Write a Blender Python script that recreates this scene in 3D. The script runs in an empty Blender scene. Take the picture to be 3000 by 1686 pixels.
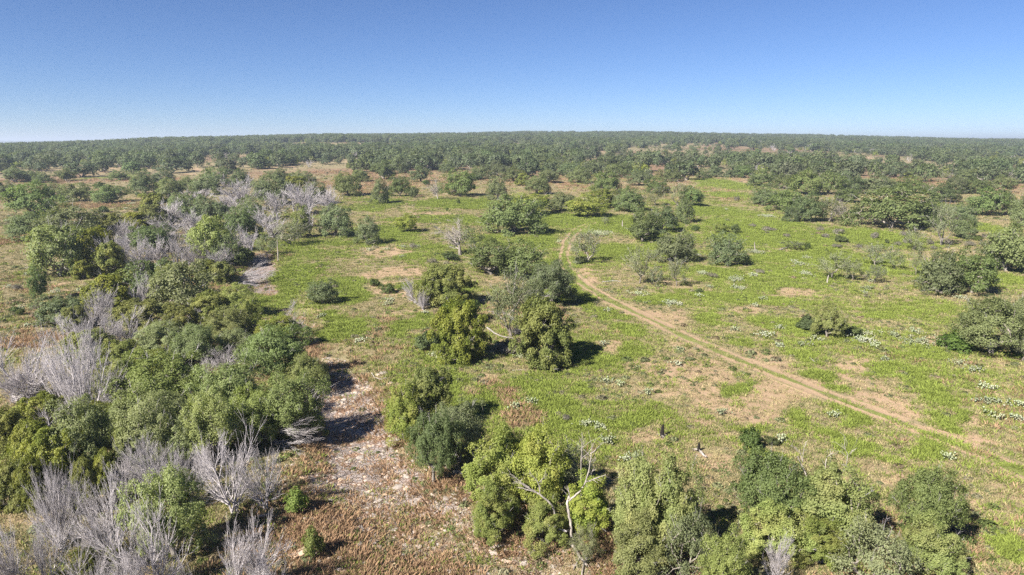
import bpy, math, random
import numpy as np
from mathutils import Vector, Matrix

# ------------------------------------------------------------------ camera, sky, sun, exposure
SC = bpy.context.scene
COL = SC.collection
CAM_H = 24.0
PITCH = math.radians(12.08)
FPX = 2000.0                                   # focal length in photograph pixels (3000 wide)
cam_d = bpy.data.cameras.new('camera'); cam = bpy.data.objects.new('camera', cam_d); COL.objects.link(cam)
cam_d.sensor_width = 36.0; cam_d.lens = 24.0; cam_d.clip_start = 0.5; cam_d.clip_end = 60000
cam.location = (0, 0, CAM_H); cam.rotation_euler = (math.pi/2 - PITCH, 0, 0)
SC.camera = cam

SUN_EL = math.radians(39)
SUN_TRAVEL = Vector((0.73, 0.68, 0)).normalized()          # shadows fall right and away
world = bpy.data.worlds.new('World'); SC.world = world; world.use_nodes = True
wn = world.node_tree.nodes; wl = world.node_tree.links
bg = wn['Background']; sky = wn.new('ShaderNodeTexSky'); sky.sky_type = 'NISHITA'; sky.sun_disc = False
sky.sun_elevation = SUN_EL
sun_from = -SUN_TRAVEL
sky.sun_rotation = math.atan2(sun_from.x, sun_from.y)
sky.altitude = 3000; sky.air_density = 1.0; sky.dust_density = 0.0; sky.ozone_density = 7.5
tone = wn.new('ShaderNodeMix'); tone.data_type = 'RGBA'; tone.blend_type = 'MULTIPLY'; tone.inputs[0].default_value = 1.0; tone.inputs[7].default_value = (0.82, 0.80, 0.87, 1)
wl.new(sky.outputs[0], tone.inputs[6]); wl.new(tone.outputs[2], bg.inputs[0]); bg.inputs[1].default_value = 0.050
sun_d = bpy.data.lights.new('sun', 'SUN'); sun_d.energy = 5.0; sun_d.angle = math.radians(0.53); sun_d.color = (1.0, 0.93, 0.82)
sun = bpy.data.objects.new('sun', sun_d); COL.objects.link(sun)
lv = Vector((SUN_TRAVEL.x*math.cos(SUN_EL), SUN_TRAVEL.y*math.cos(SUN_EL), -math.sin(SUN_EL)))
sun.rotation_euler = lv.to_track_quat('-Z', 'Y').to_euler()
SC.view_settings.view_transform = 'Standard'; SC.view_settings.look = 'None'
SC.view_settings.exposure = 1.45; SC.view_settings.gamma = 1.0
SC.cycles.max_bounces = 5; SC.cycles.diffuse_bounces = 3; SC.cycles.transmission_bounces = 3
SC.cycles.volume_bounces = 0; SC.cycles.glossy_bounces = 1
SC.cycles.use_denoising = False
SC.cycles.use_adaptive_sampling = True; SC.cycles.adaptive_threshold = 0.01

RNG = np.random.default_rng(7)
random.seed(7)

# ------------------------------------------------------------------ numeric helpers
def hash2(ix, iy, seed):
    n = (ix.astype(np.int64)*374761393 + iy.astype(np.int64)*668265263 + seed*1442695041) & 0xffffffff
    n = ((n ^ (n >> 13))*1274126177) & 0xffffffff
    n = n ^ (n >> 16)
    return (n & 0xffffff)/float(0xffffff)

def vnoise(x, y, scale, seed=0):
    x = np.asarray(x, float)/scale; y = np.asarray(y, float)/scale
    ix = np.floor(x); iy = np.floor(y); fx = x-ix; fy = y-iy
    fx = fx*fx*(3-2*fx); fy = fy*fy*(3-2*fy)
    a = hash2(ix, iy, seed); b = hash2(ix+1, iy, seed); c = hash2(ix, iy+1, seed); d = hash2(ix+1, iy+1, seed)
    return (a*(1-fx)+b*fx)*(1-fy) + (c*(1-fx)+d*fx)*fy

def fbm(x, y, scale, seed=0, octaves=3):
    s = 0; a = 1; t = 0
    for k in range(octaves):
        s = s + a*vnoise(x, y, scale/2**k, seed+17*k); t += a; a *= 0.55
    return s/t

def sstep(a, b, x):
    t = np.clip((x-a)/(b-a), 0, 1); return t*t*(3-2*t)

# ------------------------------------------------------------------ terrain and pixel placement
AZ_X = np.array([-900, 0, 300, 600, 1000, 1550, 2000, 2500, 3000, 3900])
AZ_E = np.array([-0.25, -0.22, -0.05, 0.20, 0.58, 0.83, 0.70, 0.42, 0.08, -0.2])
CREEK = None
def terrain(x, y):
    x = np.asarray(x, float); y = np.asarray(y, float)
    d = np.hypot(x, y)
    px = 1500 + FPX*x/np.maximum(y, 1e-3); px = np.where(y > 1, px, 1500)
    e = np.interp(px, AZ_X, AZ_E)
    dc = np.interp(px, [-900, 0, 600, 1000, 1550, 3000, 3900], [950, 950, 1150, 1450, 1850, 1900, 1900])
    crest = 24 + np.tan(np.radians(e))*dc - 8
    t = np.clip((d-110)/(dc-110), 0, 1)
    f = np.where(t < 0.06, t*t/0.12, t-0.03)/0.97
    drop = sstep(dc*1.04, dc*2.3, d)
    h = crest*f*(1-drop) - 22*drop
    far = sstep(7000, 10500, d)*(42 + 9*vnoise(x, y, 2600, 5)) * np.where(px < 1600, 1, 0.55)
    h = h + far
    und = (fbm(x, y, 38, 3, 2)-0.5)*0.8*sstep(20, 60, d) + (fbm(x, y, 260, 4, 2)-0.5)*9*sstep(350, 1000, d)*(1-drop)
    h = h + und
    if CREEK is not None:
        dist = poly_dist(x, y, CREEK)
        h = h - 0.75*(1-sstep(1.0, 5.5, dist))
    return h

def poly_dist(x, y, pts):
    best = np.full(np.shape(x), 1e9)
    near = (x > pts[:, 0].min()-15) & (x < pts[:, 0].max()+15) & (y > pts[:, 1].min()-15) & (y < pts[:, 1].max()+15)
    if not np.any(near):
        return best
    xs = x[near] if np.ndim(x) else x; ys = y[near] if np.ndim(y) else y
    b = np.full(np.shape(xs), 1e9)
    for (ax, ay), (bx, by) in zip(pts[:-1], pts[1:]):
        vx, vy = bx-ax, by-ay
        t = np.clip(((xs-ax)*vx+(ys-ay)*vy)/(vx*vx+vy*vy+1e-9), 0, 1)
        b = np.minimum(b, np.hypot(xs-ax-t*vx, ys-ay-t*vy))
    if np.ndim(x):
        best[near] = b
        return best
    return b

SP, CP = math.sin(PITCH), math.cos(PITCH)
TS = np.geomspace(14, 14000, 3000)
def ray(px, py):
    rx = (px-1500)/FPX; ry = (843-py)/FPX
    return np.array([rx, CP+ry*SP, -SP+ry*CP])
def at(px, py):
    d = ray(px, py)
    P = d[None]*TS[:, None]
    dz = CAM_H + P[:, 2] - terrain(P[:, 0], P[:, 1])
    i = int(np.argmax(dz < 0))
    if i == 0:
        i = len(TS)-1
    a, b = dz[i-1], dz[i]
    t = TS[i-1] + (TS[i]-TS[i-1])*a/(a-b+1e-9)
    p = d*t
    return np.array([p[0], p[1], float(terrain(p[0:1], p[1:2])[0])])
def project(x, y, z):
    f = y*CP - (z-CAM_H)*SP; u = y*SP + (z-CAM_H)*CP
    return 1500 + FPX*x/f, 843 - FPX*u/f, f
CR = {'A': (0, 350), 'B': (1000, 350), 'C': (2000, 350), 'D': (0, 750), 'E': (1000, 750), 'F': (2000, 750),
      'G': (0, 1136), 'H': (1000, 1136), 'I': (2000, 1136), 'S': (0, 0)}
def src(c, X, Y):
    if c == 'S':
        return X, Y
    return CR[c][0] + X/2.576, CR[c][1] + Y/2.576
def csc(c):
    return 1.0 if c == 'S' else 1/2.576
_creek_px = [(1600, 1760), (1330, 1640), (1150, 1500), (1060, 1370), (1045, 1280), (1015, 1180), (985, 1090), (940, 1010), (880, 930), (800, 870), (745, 815), (770, 785), (760, 740)]
CREEK = np.array([at(*p)[:2] for p in _creek_px])
_track_px = [(1740, 652), (1695, 668), (1662, 708), (1650, 752), (1657, 782), (1699, 826), (1790, 884), (1932, 950), (2000, 985), (2155, 1053), (2310, 1112), (2505, 1190), (2700, 1262), (2860, 1325), (3000, 1386), (3250, 1500)]
TRACK = np.array([at(*p)[:2] for p in _track_px])

# ------------------------------------------------------------------ mesh builders
def make_mesh(name, V, F, mats, smooth=False, fmat=None, attrs=None):
    """V (n,3); F list of (m,k) int arrays of faces."""
    me = bpy.data.meshes.new(name)
    V = np.ascontiguousarray(V, np.float32)
    F = [np.ascontiguousarray(f, np.int32) for f in F if len(f)]
    nl = sum(f.size for f in F); npoly = sum(len(f) for f in F)
    me.vertices.add(len(V)); me.vertices.foreach_set('co', V.ravel())
    me.loops.add(nl); me.polygons.add(npoly)
    me.loops.foreach_set('vertex_index', np.concatenate([f.ravel() for f in F]))
    starts = []; o = 0
    for f in F:
        starts.append(o + np.arange(len(f))*f.shape[1]); o += f.size
    me.polygons.foreach_set('loop_start', np.concatenate(starts).astype(np.int32))
    if fmat is not None:
        me.polygons.foreach_set('material_index', np.asarray(fmat, np.int32))
    if smooth:
        me.polygons.foreach_set('use_smooth', np.ones(npoly, bool))
    me.update(calc_edges=True)
    for m in (mats if isinstance(mats, (list, tuple)) else [mats]):
        me.materials.append(m)
    for k, v in (attrs or {}).items():
        a = me.attributes.new(k, 'FLOAT', 'POINT'); a.data.foreach_set('value', np.asarray(v, np.float32))
    return me

def tubes(P, R, k=4):
    """P (n,m,3) polylines, R (n,m) radii -> verts, quad faces"""
    n, m, _ = P.shape
    T = np.gradient(P, axis=1); T /= np.linalg.norm(T, axis=2, keepdims=True)+1e-9
    ref = np.where(np.abs(T[..., 2:3]) > 0.85, np.array([1., 0, 0]), np.array([0, 0, 1.]))
    A = np.cross(T, ref); A /= np.linalg.norm(A, axis=2, keepdims=True)+1e-9
    B = np.cross(T, A)
    ang = np.arange(k)*2*np.pi/k
    V = P[:, :, None, :] + R[:, :, None, None]*(A[:, :, None, :]*np.cos(ang)[None, None, :, None] + B[:, :, None, :]*np.sin(ang)[None, None, :, None])
    base = (np.arange(n)*m*k)[:, None, None] + (np.arange(m-1)*k)[None, :, None]
    j = np.arange(k)[None, None, :]; j2 = (j+1) % k
    F = np.stack([base+j, base+j2, base+k+j2, base+k+j], -1).reshape(-1, 4)
    return V.reshape(-1, 3), F

def join(parts):
    Vs, Fs, o = [], [], 0
    for V, F in parts:
        Vs.append(V); Fs.append(F+o); o += len(V)
    return np.concatenate(Vs), np.concatenate(Fs)

def unit(v):
    return v/(np.linalg.norm(v, axis=-1, keepdims=True)+1e-9)

def leaves(C, N, size, rng, aspect=1.5, spread=0.9, up=None):
    n = len(C)
    Nn = unit(N + rng.normal(0, spread, (n, 3)))
    ref = rng.normal(0, 1, (n, 3)) if up is None else unit(np.array(up)[None] + rng.normal(0, 0.45, (n, 3)))
    U = unit(np.cross(Nn, np.cross(ref, Nn))); W = np.cross(Nn, U)
    s = (size*rng.uniform(0.6, 1.35, n))[:, None]
    a = U*s*0.5*aspect; b = W*s*0.5
    bend = Nn*s*0.18
    V = np.stack([C-a, C+b*0.95+bend, C+a, C-b*0.95+bend], 1).reshape(-1, 3)
    F = np.arange(n*4).reshape(n, 4)
    return V, F

def new_obj(name, me, parent=None, loc=None):
    o = bpy.data.objects.new(name, me); COL.objects.link(o)
    if parent is not None:
        o.parent = parent
    if loc is not None:
        o.location = loc
    return o
def tag(o, label=None, cat=None, group=None, kind=None):
    if label: o['label'] = label
    if cat: o['category'] = cat
    if group: o['group'] = group
    if kind: o['kind'] = kind
    return o

# ------------------------------------------------------------------ materials
def mat_new(name):
    m = bpy.data.materials.new(name); m.use_nodes = True
    nt = m.node_tree; nt.nodes.clear()
    return m, nt
class NT:
    def __init__(s, nt): s.nt = nt
    def n(s, t, **kw):
        o = s.nt.nodes.new(t)
        for k, v in kw.items(): setattr(o, k, v)
        return o
    def l(s, a, b): s.nt.links.new(a, b)
    def mix(s, fac, a, b, mode='MIX'):
        o = s.n('ShaderNodeMix', data_type='RGBA', blend_type=mode)
        for i, v in ((0, fac), (6, a), (7, b)):
            if hasattr(v, 'links'): s.l(v, o.inputs[i])
            elif i == 0: o.inputs[0].default_value = v
            else: o.inputs[i].default_value = (*v, 1) if len(v) == 3 else v
        return o.outputs[2]
    def math(s, op, a, b=None, c=None, clamp=False):
        o = s.n('ShaderNodeMath', operation=op, use_clamp=clamp)
        for i, v in ((0, a), (1, b), (2, c)):
            if v is None: continue
            if hasattr(v, 'links'): s.l(v, o.inputs[i])
            else: o.inputs[i].default_value = v
        return o.outputs[0]
    def ramp(s, v, a, b, lo=0., hi=1.):
        o = s.n('ShaderNodeMapRange', interpolation_type='SMOOTHSTEP'); s.l(v, o.inputs[0])
        o.inputs[1].default_value = a; o.inputs[2].default_value = b; o.inputs[3].default_value = lo; o.inputs[4].default_value = hi
        return o.outputs[0]
    def noise(s, vec, scale, detail=2, rough=0.5):
        o = s.n('ShaderNodeTexNoise'); s.l(vec, o.inputs['Vector']); o.inputs['Scale'].default_value = scale
        o.inputs['Detail'].default_value = detail; o.inputs['Roughness'].default_value = rough
        return o.outputs[0]
    def attr(s, name, inst=False):
        o = s.n('ShaderNodeAttribute', attribute_name=name)
        if inst: o.attribute_type = 'INSTANCER'
        return o

def mat_leaf(name, c_lo, c_hi, accent=None, trans=0.42, inst_tint=False):
    m, nt = mat_new(name); t = NT(nt)
    geo = t.n('ShaderNodeNewGeometry'); info = t.n('ShaderNodeObjectInfo'); tc = t.n('ShaderNodeTexCoord')
    clump = t.noise(tc.outputs['Object'], 0.9, 2)
    f = t.math('ADD', t.math('MULTIPLY', geo.outputs['Random Per Island'], 0.6), t.math('MULTIPLY', t.ramp(clump, 0.3, 0.7), 0.4))
    col = t.mix(f, c_lo, c_hi)
    if accent:
        fac = t.ramp(t.math('ADD', t.noise(tc.outputs['Object'], 0.45, 1), t.math('MULTIPLY', info.outputs['Random'], 0.25)), 0.5, 0.85)
        col = t.mix(t.math('MULTIPLY', fac, 0.75), col, accent)
    hs = t.n('ShaderNodeHueSaturation'); t.l(col, hs.inputs['Color'])
    t.l(t.math('MULTIPLY_ADD', info.outputs['Random'], 0.035, 0.482), hs.inputs['Hue'])
    r2 = t.math('FRACT', t.math('MULTIPLY', info.outputs['Random'], 7.31))
    t.l(t.math('MULTIPLY_ADD', r2, 0.40, 0.83), hs.inputs['Value'])
    t.l(t.math('MULTIPLY_ADD', t.math('FRACT', t.math('MULTIPLY', info.outputs['Random'], 13.7)), 0.3, 0.82), hs.inputs['Saturation'])
    p = t.n('ShaderNodeBsdfPrincipled'); t.l(hs.outputs[0], p.inputs['Base Color'])
    p.inputs['Roughness'].default_value = 0.62; p.inputs['Specular IOR Level'].default_value = 0.35
    tr = t.n('ShaderNodeBsdfTranslucent'); t.l(t.mix(1.0, hs.outputs[0], (1.0, 1.05, 0.5), 'MULTIPLY'), tr.inputs['Color'])
    mx = t.n('ShaderNodeMixShader'); mx.inputs[0].default_value = trans
    t.l(p.outputs[0], mx.inputs[1]); t.l(tr.outputs[0], mx.inputs[2])
    o = t.n('ShaderNodeOutputMaterial'); t.l(mx.outputs[0], o.inputs[0])
    return m

def mat_bark(name, c1, c2, scale=6.0, rough=0.85):
    m, nt = mat_new(name); t = NT(nt)
    tc = t.n('ShaderNodeTexCoord'); info = t.n('ShaderNodeObjectInfo')
    mp = t.n('ShaderNodeMapping'); mp.inputs['Scale'].default_value = (1, 1, 0.25); t.l(tc.outputs['Object'], mp.inputs[0])
    nz = t.noise(mp.outputs[0], scale, 4, 0.6)
    col = t.mix(t.ramp(nz, 0.35, 0.65), c1, c2)
    hs = t.n('ShaderNodeHueSaturation'); t.l(col, hs.inputs['Color'])
    t.l(t.math('MULTIPLY_ADD', info.outputs['Random'], 0.35, 0.82), hs.inputs['Value'])
    p = t.n('ShaderNodeBsdfPrincipled'); t.l(hs.outputs[0], p.inputs['Base Color']); p.inputs['Roughness'].default_value = rough
    p.inputs['Specular IOR Level'].default_value = 0.2
    bp = t.n('ShaderNodeBump'); bp.inputs['Strength'].default_value = 0.5; bp.inputs['Distance'].default_value = 0.03; t.l(nz, bp.inputs['Height']); t.l(bp.outputs[0], p.inputs['Normal'])
    o = t.n('ShaderNodeOutputMaterial'); t.l(p.outputs[0], o.inputs[0])
    return m

def mat_ground():
    m, nt = mat_new('ground_soil_and_grass'); t = NT(nt)
    tc = t.n('ShaderNodeTexCoord'); pos = tc.outputs['Object']
    mp = t.n('ShaderNodeMapping'); mp.inputs['Scale'].default_value = (1, 1, 0.0); t.l(pos, mp.inputs[0]); P = mp.outputs[0]
    n_fine = t.noise(P, 2.6, 4, 0.65); n_mid = t.noise(P, 0.42, 3, 0.6); n_big = t.noise(P, 0.06, 3, 0.6); n_tuft = t.noise(P, 9.0, 3, 0.7)
    g = t.attr('green').outputs['Fac']; b = t.attr('bare').outputs['Fac']; r = t.attr('red').outputs['Fac']; k = t.attr('rock').outputs['Fac']; w = t.attr('wood').outputs['Fac']
    base = t.mix(t.ramp(n_mid, 0.35, 0.65), (0.270, 0.225, 0.125), (0.195, 0.190, 0.092))
    base = t.mix(t.ramp(n_tuft, 0.35, 0.7), base, (0.37, 0.295, 0.185))
    base = t.mix(t.math('MULTIPLY', t.ramp(n_fine, 0.52, 0.72), 0.6), base, (0.10, 0.105, 0.042))
    # bare pinkish tan soil with litter
    nz = t.math('ADD', t.math('MULTIPLY', t.math('SUBTRACT', n_mid, 0.5), 1.3), t.math('MULTIPLY', t.math('SUBTRACT', n_fine, 0.5), 1.1))
    bare_c = t.mix(t.ramp(n_tuft, 0.3, 0.7), (0.42, 0.275, 0.175), (0.47, 0.36, 0.235))
    bare_c = t.mix(t.math('MULTIPLY', t.ramp(n_fine, 0.56, 0.7), 0.55), bare_c, (0.22, 0.19, 0.085))
    col = t.mix(t.ramp(t.math('ADD', b, t.math('MULTIPLY', nz, 0.7)), 0.32, 0.72), base, bare_c)
    # red brown dry weeds
    red_c = t.mix(t.ramp(n_fine, 0.35, 0.65), (0.190, 0.120, 0.075), (0.31, 0.205, 0.135))
    col = t.mix(t.ramp(t.math('ADD', r, t.math('MULTIPLY', nz, 0.7)), 0.35, 0.75), col, red_c)
    # lush green grass
    grn_c = t.mix(t.ramp(n_fine, 0.3, 0.7), (0.142, 0.186, 0.037), (0.225, 0.270, 0.069))
    grn_c = t.mix(t.math('MULTIPLY', t.ramp(n_tuft, 0.45, 0.75), 0.5), grn_c, (0.28, 0.275, 0.10))
    col = t.mix(t.math('MULTIPLY', t.ramp(t.math('ADD', g, t.math('MULTIPLY', nz, 0.75)), 0.35, 0.70), 0.95), col, grn_c)
    # creek limestone gravel, voronoi pebbles
    vo = t.n('ShaderNodeTexVoronoi'); t.l(P, vo.inputs['Vector']); vo.inputs['Scale'].default_value = 3.2
    vd = t.n('ShaderNodeTexVoronoi'); vd.feature = 'DISTANCE_TO_EDGE'; t.l(P, vd.inputs['Vector']); vd.inputs['Scale'].default_value = 3.2
    rk = t.mix(vo.outputs['Color'], (0.34, 0.305, 0.295), (0.44, 0.385, 0.37))
    rk = t.mix(t.ramp(vd.outputs['Distance'], 0.0, 0.12), (0.235, 0.185, 0.155), rk)
    rk = t.mix(t.ramp(n_fine, 0.5, 0.68), rk, (0.33, 0.20, 0.13))
    rk = t.mix(t.math('MULTIPLY', t.ramp(n_mid, 0.52, 0.62), 0.75), rk, (0.30, 0.17, 0.10))
    kf = t.ramp(t.math('ADD', k, t.math('MULTIPLY', nz, 0.6)), 0.38, 0.66)
    col = t.mix(kf, col, rk)
    # far woods: ground colour turns dark green with distance, in patches
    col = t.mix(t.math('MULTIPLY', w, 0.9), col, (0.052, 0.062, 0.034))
    col = t.mix(t.ramp(n_big, 0.3, 0.7, 0.0, 0.25), col, (0.16, 0.13, 0.07))
    col = t.mix(1.0, col, (0.80, 0.80, 0.825), 'MULTIPLY')
    p = t.n('ShaderNodeBsdfPrincipled'); t.l(col, p.inputs['Base Color']); p.inputs['Roughness'].default_value = 0.92; p.inputs['Specular IOR Level'].default_value = 0.1
    hgt = t.math('ADD', t.math('MULTIPLY', n_fine, 0.5), t.math('MULTIPLY', n_tuft, 0.5))
    hgt = t.math('ADD', hgt, t.math('MULTIPLY', t.math('MULTIPLY', t.ramp(vd.outputs['Distance'], 0, 0.15), kf), 0.6))
    bp = t.n('ShaderNodeBump'); bp.inputs['Strength'].default_value = 0.75; bp.inputs['Distance'].default_value = 0.16; t.l(hgt, bp.inputs['Height']); t.l(bp.outputs[0], p.inputs['Normal'])
    o = t.n('ShaderNodeOutputMaterial'); t.l(p.outputs[0], o.inputs[0])
    return m

def mat_tint(name, attr, rough=0.7, trans=0.25):
    m, nt = mat_new(name); t = NT(nt)
    a = t.attr(attr, True); geo = t.n('ShaderNodeNewGeometry')
    col = t.mix(geo.outputs['Random Per Island'], (0.7, 0.7, 0.7), (1.25, 1.25, 1.25))
    col = t.mix(1.0, a.outputs['Color'], col, 'MULTIPLY')
    p = t.n('ShaderNodeBsdfDiffuse'); t.l(col, p.inputs[0])
    tr = t.n('ShaderNodeBsdfTranslucent'); t.l(col, tr.inputs[0])
    mx = t.n('ShaderNodeMixShader'); mx.inputs[0].default_value = trans; t.l(p.outputs[0], mx.inputs[1]); t.l(tr.outputs[0], mx.inputs[2])
    o = t.n('ShaderNodeOutputMaterial'); t.l(mx.outputs[0], o.inputs[0])
    return m

M = {
 'o': mat_leaf('live_oak_leaves', (0.098, 0.130, 0.048), (0.210, 0.255, 0.104)),
 'l': mat_leaf('pale_oak_leaves', (0.155, 0.200, 0.066), (0.300, 0.350, 0.138)),
 'e': mat_leaf('elm_leaves', (0.155, 0.200, 0.044), (0.305, 0.355, 0.098), accent=(0.310, 0.310, 0.095)),
 'j': mat_leaf('juniper_needles', (0.092, 0.118, 0.022), (0.215, 0.240, 0.052), accent=(0.255, 0.255, 0.060), trans=0.32),
 'm': mat_leaf('mesquite_leaves', (0.110, 0.130, 0.058), (0.215, 0.235, 0.115), trans=0.3),
 'b': mat_leaf('bush_leaves', (0.060, 0.092, 0.024), (0.130, 0.170, 0.050)),
 's': mat_leaf('grey_shrub_leaves', (0.110, 0.100, 0.080), (0.200, 0.185, 0.140), trans=0.1),
 'y': mat_leaf('sapling_leaves', (0.110, 0.165, 0.018), (0.200, 0.260, 0.040)),
  'far': mat_leaf('distant_oak_leaves', (0.070, 0.098, 0.042), (0.155, 0.190, 0.086), trans=0.35),
 'bark': mat_bark('grey_bark', (0.13, 0.115, 0.10), (0.30, 0.27, 0.24)),
 'white': mat_bark('bleached_wood', (0.20, 0.18, 0.165), (0.38, 0.345, 0.315)),
 'dead': mat_bark('weathered_dead_wood', (0.30, 0.28, 0.29), (0.49, 0.46, 0.475)),
 'char': mat_bark('charred_wood', (0.008, 0.007, 0.007), (0.03, 0.025, 0.022)),
 'ground': mat_ground(),
 'blade': mat_tint('grass_blades', 'tint'),
}
def mat_stone():
    m, nt = mat_new('limestone'); t = NT(nt)
    tc = t.n('ShaderNodeTexCoord'); info = t.n('ShaderNodeObjectInfo'); geo = t.n('ShaderNodeNewGeometry')
    nz = t.noise(tc.outputs['Object'], 5.0, 5, 0.65)
    col = t.mix(t.ramp(nz, 0.35, 0.7), (0.40, 0.355, 0.32), (0.26, 0.22, 0.19))
    rnd = t.math('FRACT', t.math('ADD', info.outputs['Random'], geo.outputs['Random Per Island']))
    col = t.mix(t.math('MULTIPLY', t.ramp(rnd, 0.6, 1.0), 0.6), col, (0.50, 0.32, 0.18))
    hs = t.n('ShaderNodeHueSaturation'); t.l(col, hs.inputs['Color']); t.l(t.math('MULTIPLY_ADD', rnd, 0.4, 0.8), hs.inputs['Value'])
    p = t.n('ShaderNodeBsdfPrincipled'); t.l(hs.outputs[0], p.inputs['Base Color']); p.inputs['Roughness'].default_value = 0.85
    bp = t.n('ShaderNodeBump'); bp.inputs['Strength'].default_value = 0.5; bp.inputs['Distance'].default_value = 0.04; t.l(nz, bp.inputs['Height']); t.l(bp.outputs[0], p.inputs['Normal'])
    o = t.n('ShaderNodeOutputMaterial'); t.l(p.outputs[0], o.inputs[0])
    return m
M['stone'] = mat_stone()
M['pad'] = mat_leaf('cactus_pads', (0.175, 0.220, 0.120), (0.310, 0.345, 0.220), accent=(0.36, 0.35, 0.25), trans=0.05)

# ------------------------------------------------------------------ ground paint (what grows where)
def E_(c, X, Y, rx, ry):
    px, py = src(c, X, Y); s = csc(c)
    g = at(px, py); a = at(px, py-ry*s); b = at(px, py+ry*s)
    dep = project(*g)[2]
    return (g[0], (a[1]+b[1])/2, rx*s/FPX*dep, abs(a[1]-b[1])/2)
GREEN = [E_(*e) for e in [
 ('F',460,980,110,50),('F',860,1170,125,65),('F',1230,1010,130,52),('I',1200,330,155,85),('I',1880,450,210,62),('I',1990,290,140,75),('I',1260,180,75,45),
 ('F',1050,880,150,55),('F',960,770,130,42),('F',500,700,95,42),('F',250,500,170,52),('F',780,520,170,52),('F',760,340,110,48),('F',640,230,95,50),('F',1500,450,160,42),
 ('F',2000,1050,170,110),('F',2150,1150,160,70),('F',2300,1280,190,45),('F',1750,900,150,60),('F',1850,750,200,60),
 ('E',170,510,95,65),('E',1650,1130,140,62),('E',2150,730,115,42),('E',2250,600,105,42),('E',1960,1110,90,32),('E',1750,1010,100,42),('E',2200,1270,190,75),
 ('E',60,230,120,90),('E',560,520,120,120),('E',1850,350,70,160),('E',1650,100,120,130),('E',2050,480,120,60),
 ('B',850,640,330,40),('B',700,760,420,30),('B',1500,930,120,90),('B',1620,760,220,60),('B',300,850,250,60),('B',550,1040,160,30),('B',100,1330,160,60),
 ('B',2000,800,250,40),('B',2150,1000,180,60),('B',1650,1330,120,90),('B',2400,1350,200,40),
 ('C',300,490,180,45),('C',350,570,170,25),('C',250,700,300,40),('C',600,800,420,60),('C',700,900,500,70),('C',900,1050,420,60),('C',1500,900,350,80),('C',300,1350,300,50),('C',700,1370,200,40),
 ('C',1250,1100,250,60),('C',2150,800,200,50),('C',2000,660,120,30),('C',450,1200,200,40),('C',2450,1200,150,40),
 ('D',2250,190,190,70),('D',2100,300,160,60),('D',2500,450,90,60),('A',880,432,150,14),('A',620,450,60,10),('S',870,800,90,30),('S',760,830,60,30),
 ('S',1000,960,70,35),('S',1270,840,90,25),('I',400,250,120,40),('I',1500,480,80,30),('I',2400,600,120,40),('I',2450,1150,120,150),('I',560,430,120,40)]]
BARE = [E_(*e) for e in [
 ('F',350,1050,340,170),('F',80,860,260,100),('E',2300,450,260,80),('F',1600,1100,200,85),('F',1250,850,90,40),('I',1700,650,160,70),('I',2150,770,210,120),('F',800,280,115,32),
 ('F',500,400,160,45),('E',1150,940,210,50),('E',2350,820,200,60),('E',400,420,70,25),('B',400,1160,210,45),('B',330,1000,220,40),('B',650,720,150,18),('B',350,780,100,16),('B',1870,1180,60,70),
 ('H',2330,300,120,60),('H',2250,430,150,60),('I',150,300,120,60),('I',350,600,130,80),('E',2000,700,120,60),('C',350,755,200,20),('C',850,1280,90,25),('C',500,430,60,10),
 ('D',300,600,160,12),('D',430,260,90,14),('D',530,185,60,10),('S',1180,850,80,25),('S',1330,1010,60,25),('S',2750,1000,80,25),('I',850,1200,80,60),('I',500,650,80,80),('F',1400,800,160,50),('F',600,850,240,70),('I',2500,350,100,60),
 ('S',2330,1140,160,40),('S',2560,1210,120,30),('S',2800,1290,120,25),('H',1500,1150,200,90),('S',2300,487,70,8),('S',2680,490,60,8),('S',2530,462,40,5)]]
RED = [E_(*e) for e in [
 ('G',2350,880,190,150),('G',2280,580,120,70),('H',150,1200,260,140),('H',600,1250,250,120),('H',400,950,250,80),('H',100,700,160,90),('E',1250,1130,140,60),('E',1330,1170,100,40),('E',1150,1010,170,40),
 ('D',150,650,220,60),('D',520,300,110,25),('A',700,650,360,26),('A',120,920,150,60),('A',300,1290,110,40),('B',1900,520,120,12),('B',240,540,160,30),('A',2350,390,230,22),('E',80,830,90,60),('S',930,1010,40,70),
 ('S',940,540,120,20),('S',1100,545,80,18),('S',2780,500,90,10),('C',2500,400,80,8),('H',900,1330,200,60),('S',1150,1390,40,60),('G',1100,700,250,40)]]
MEADOW = [E_(*e) for e in [('S',2350,830,700,260),('S',1200,680,450,120),('S',1600,1150,450,180),('S',2200,560,150,40),('S',900,830,180,110)]]
def ell(x, y, lst, soft=0.35):
    v = np.zeros(np.shape(x))
    for cx, cy, rx, ry in lst:
        q = np.sqrt(((x-cx)/rx)**2 + ((y-cy)/ry)**2)
        v = np.maximum(v, 1-sstep(1-soft, 1+soft, q))
    return v
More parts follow.
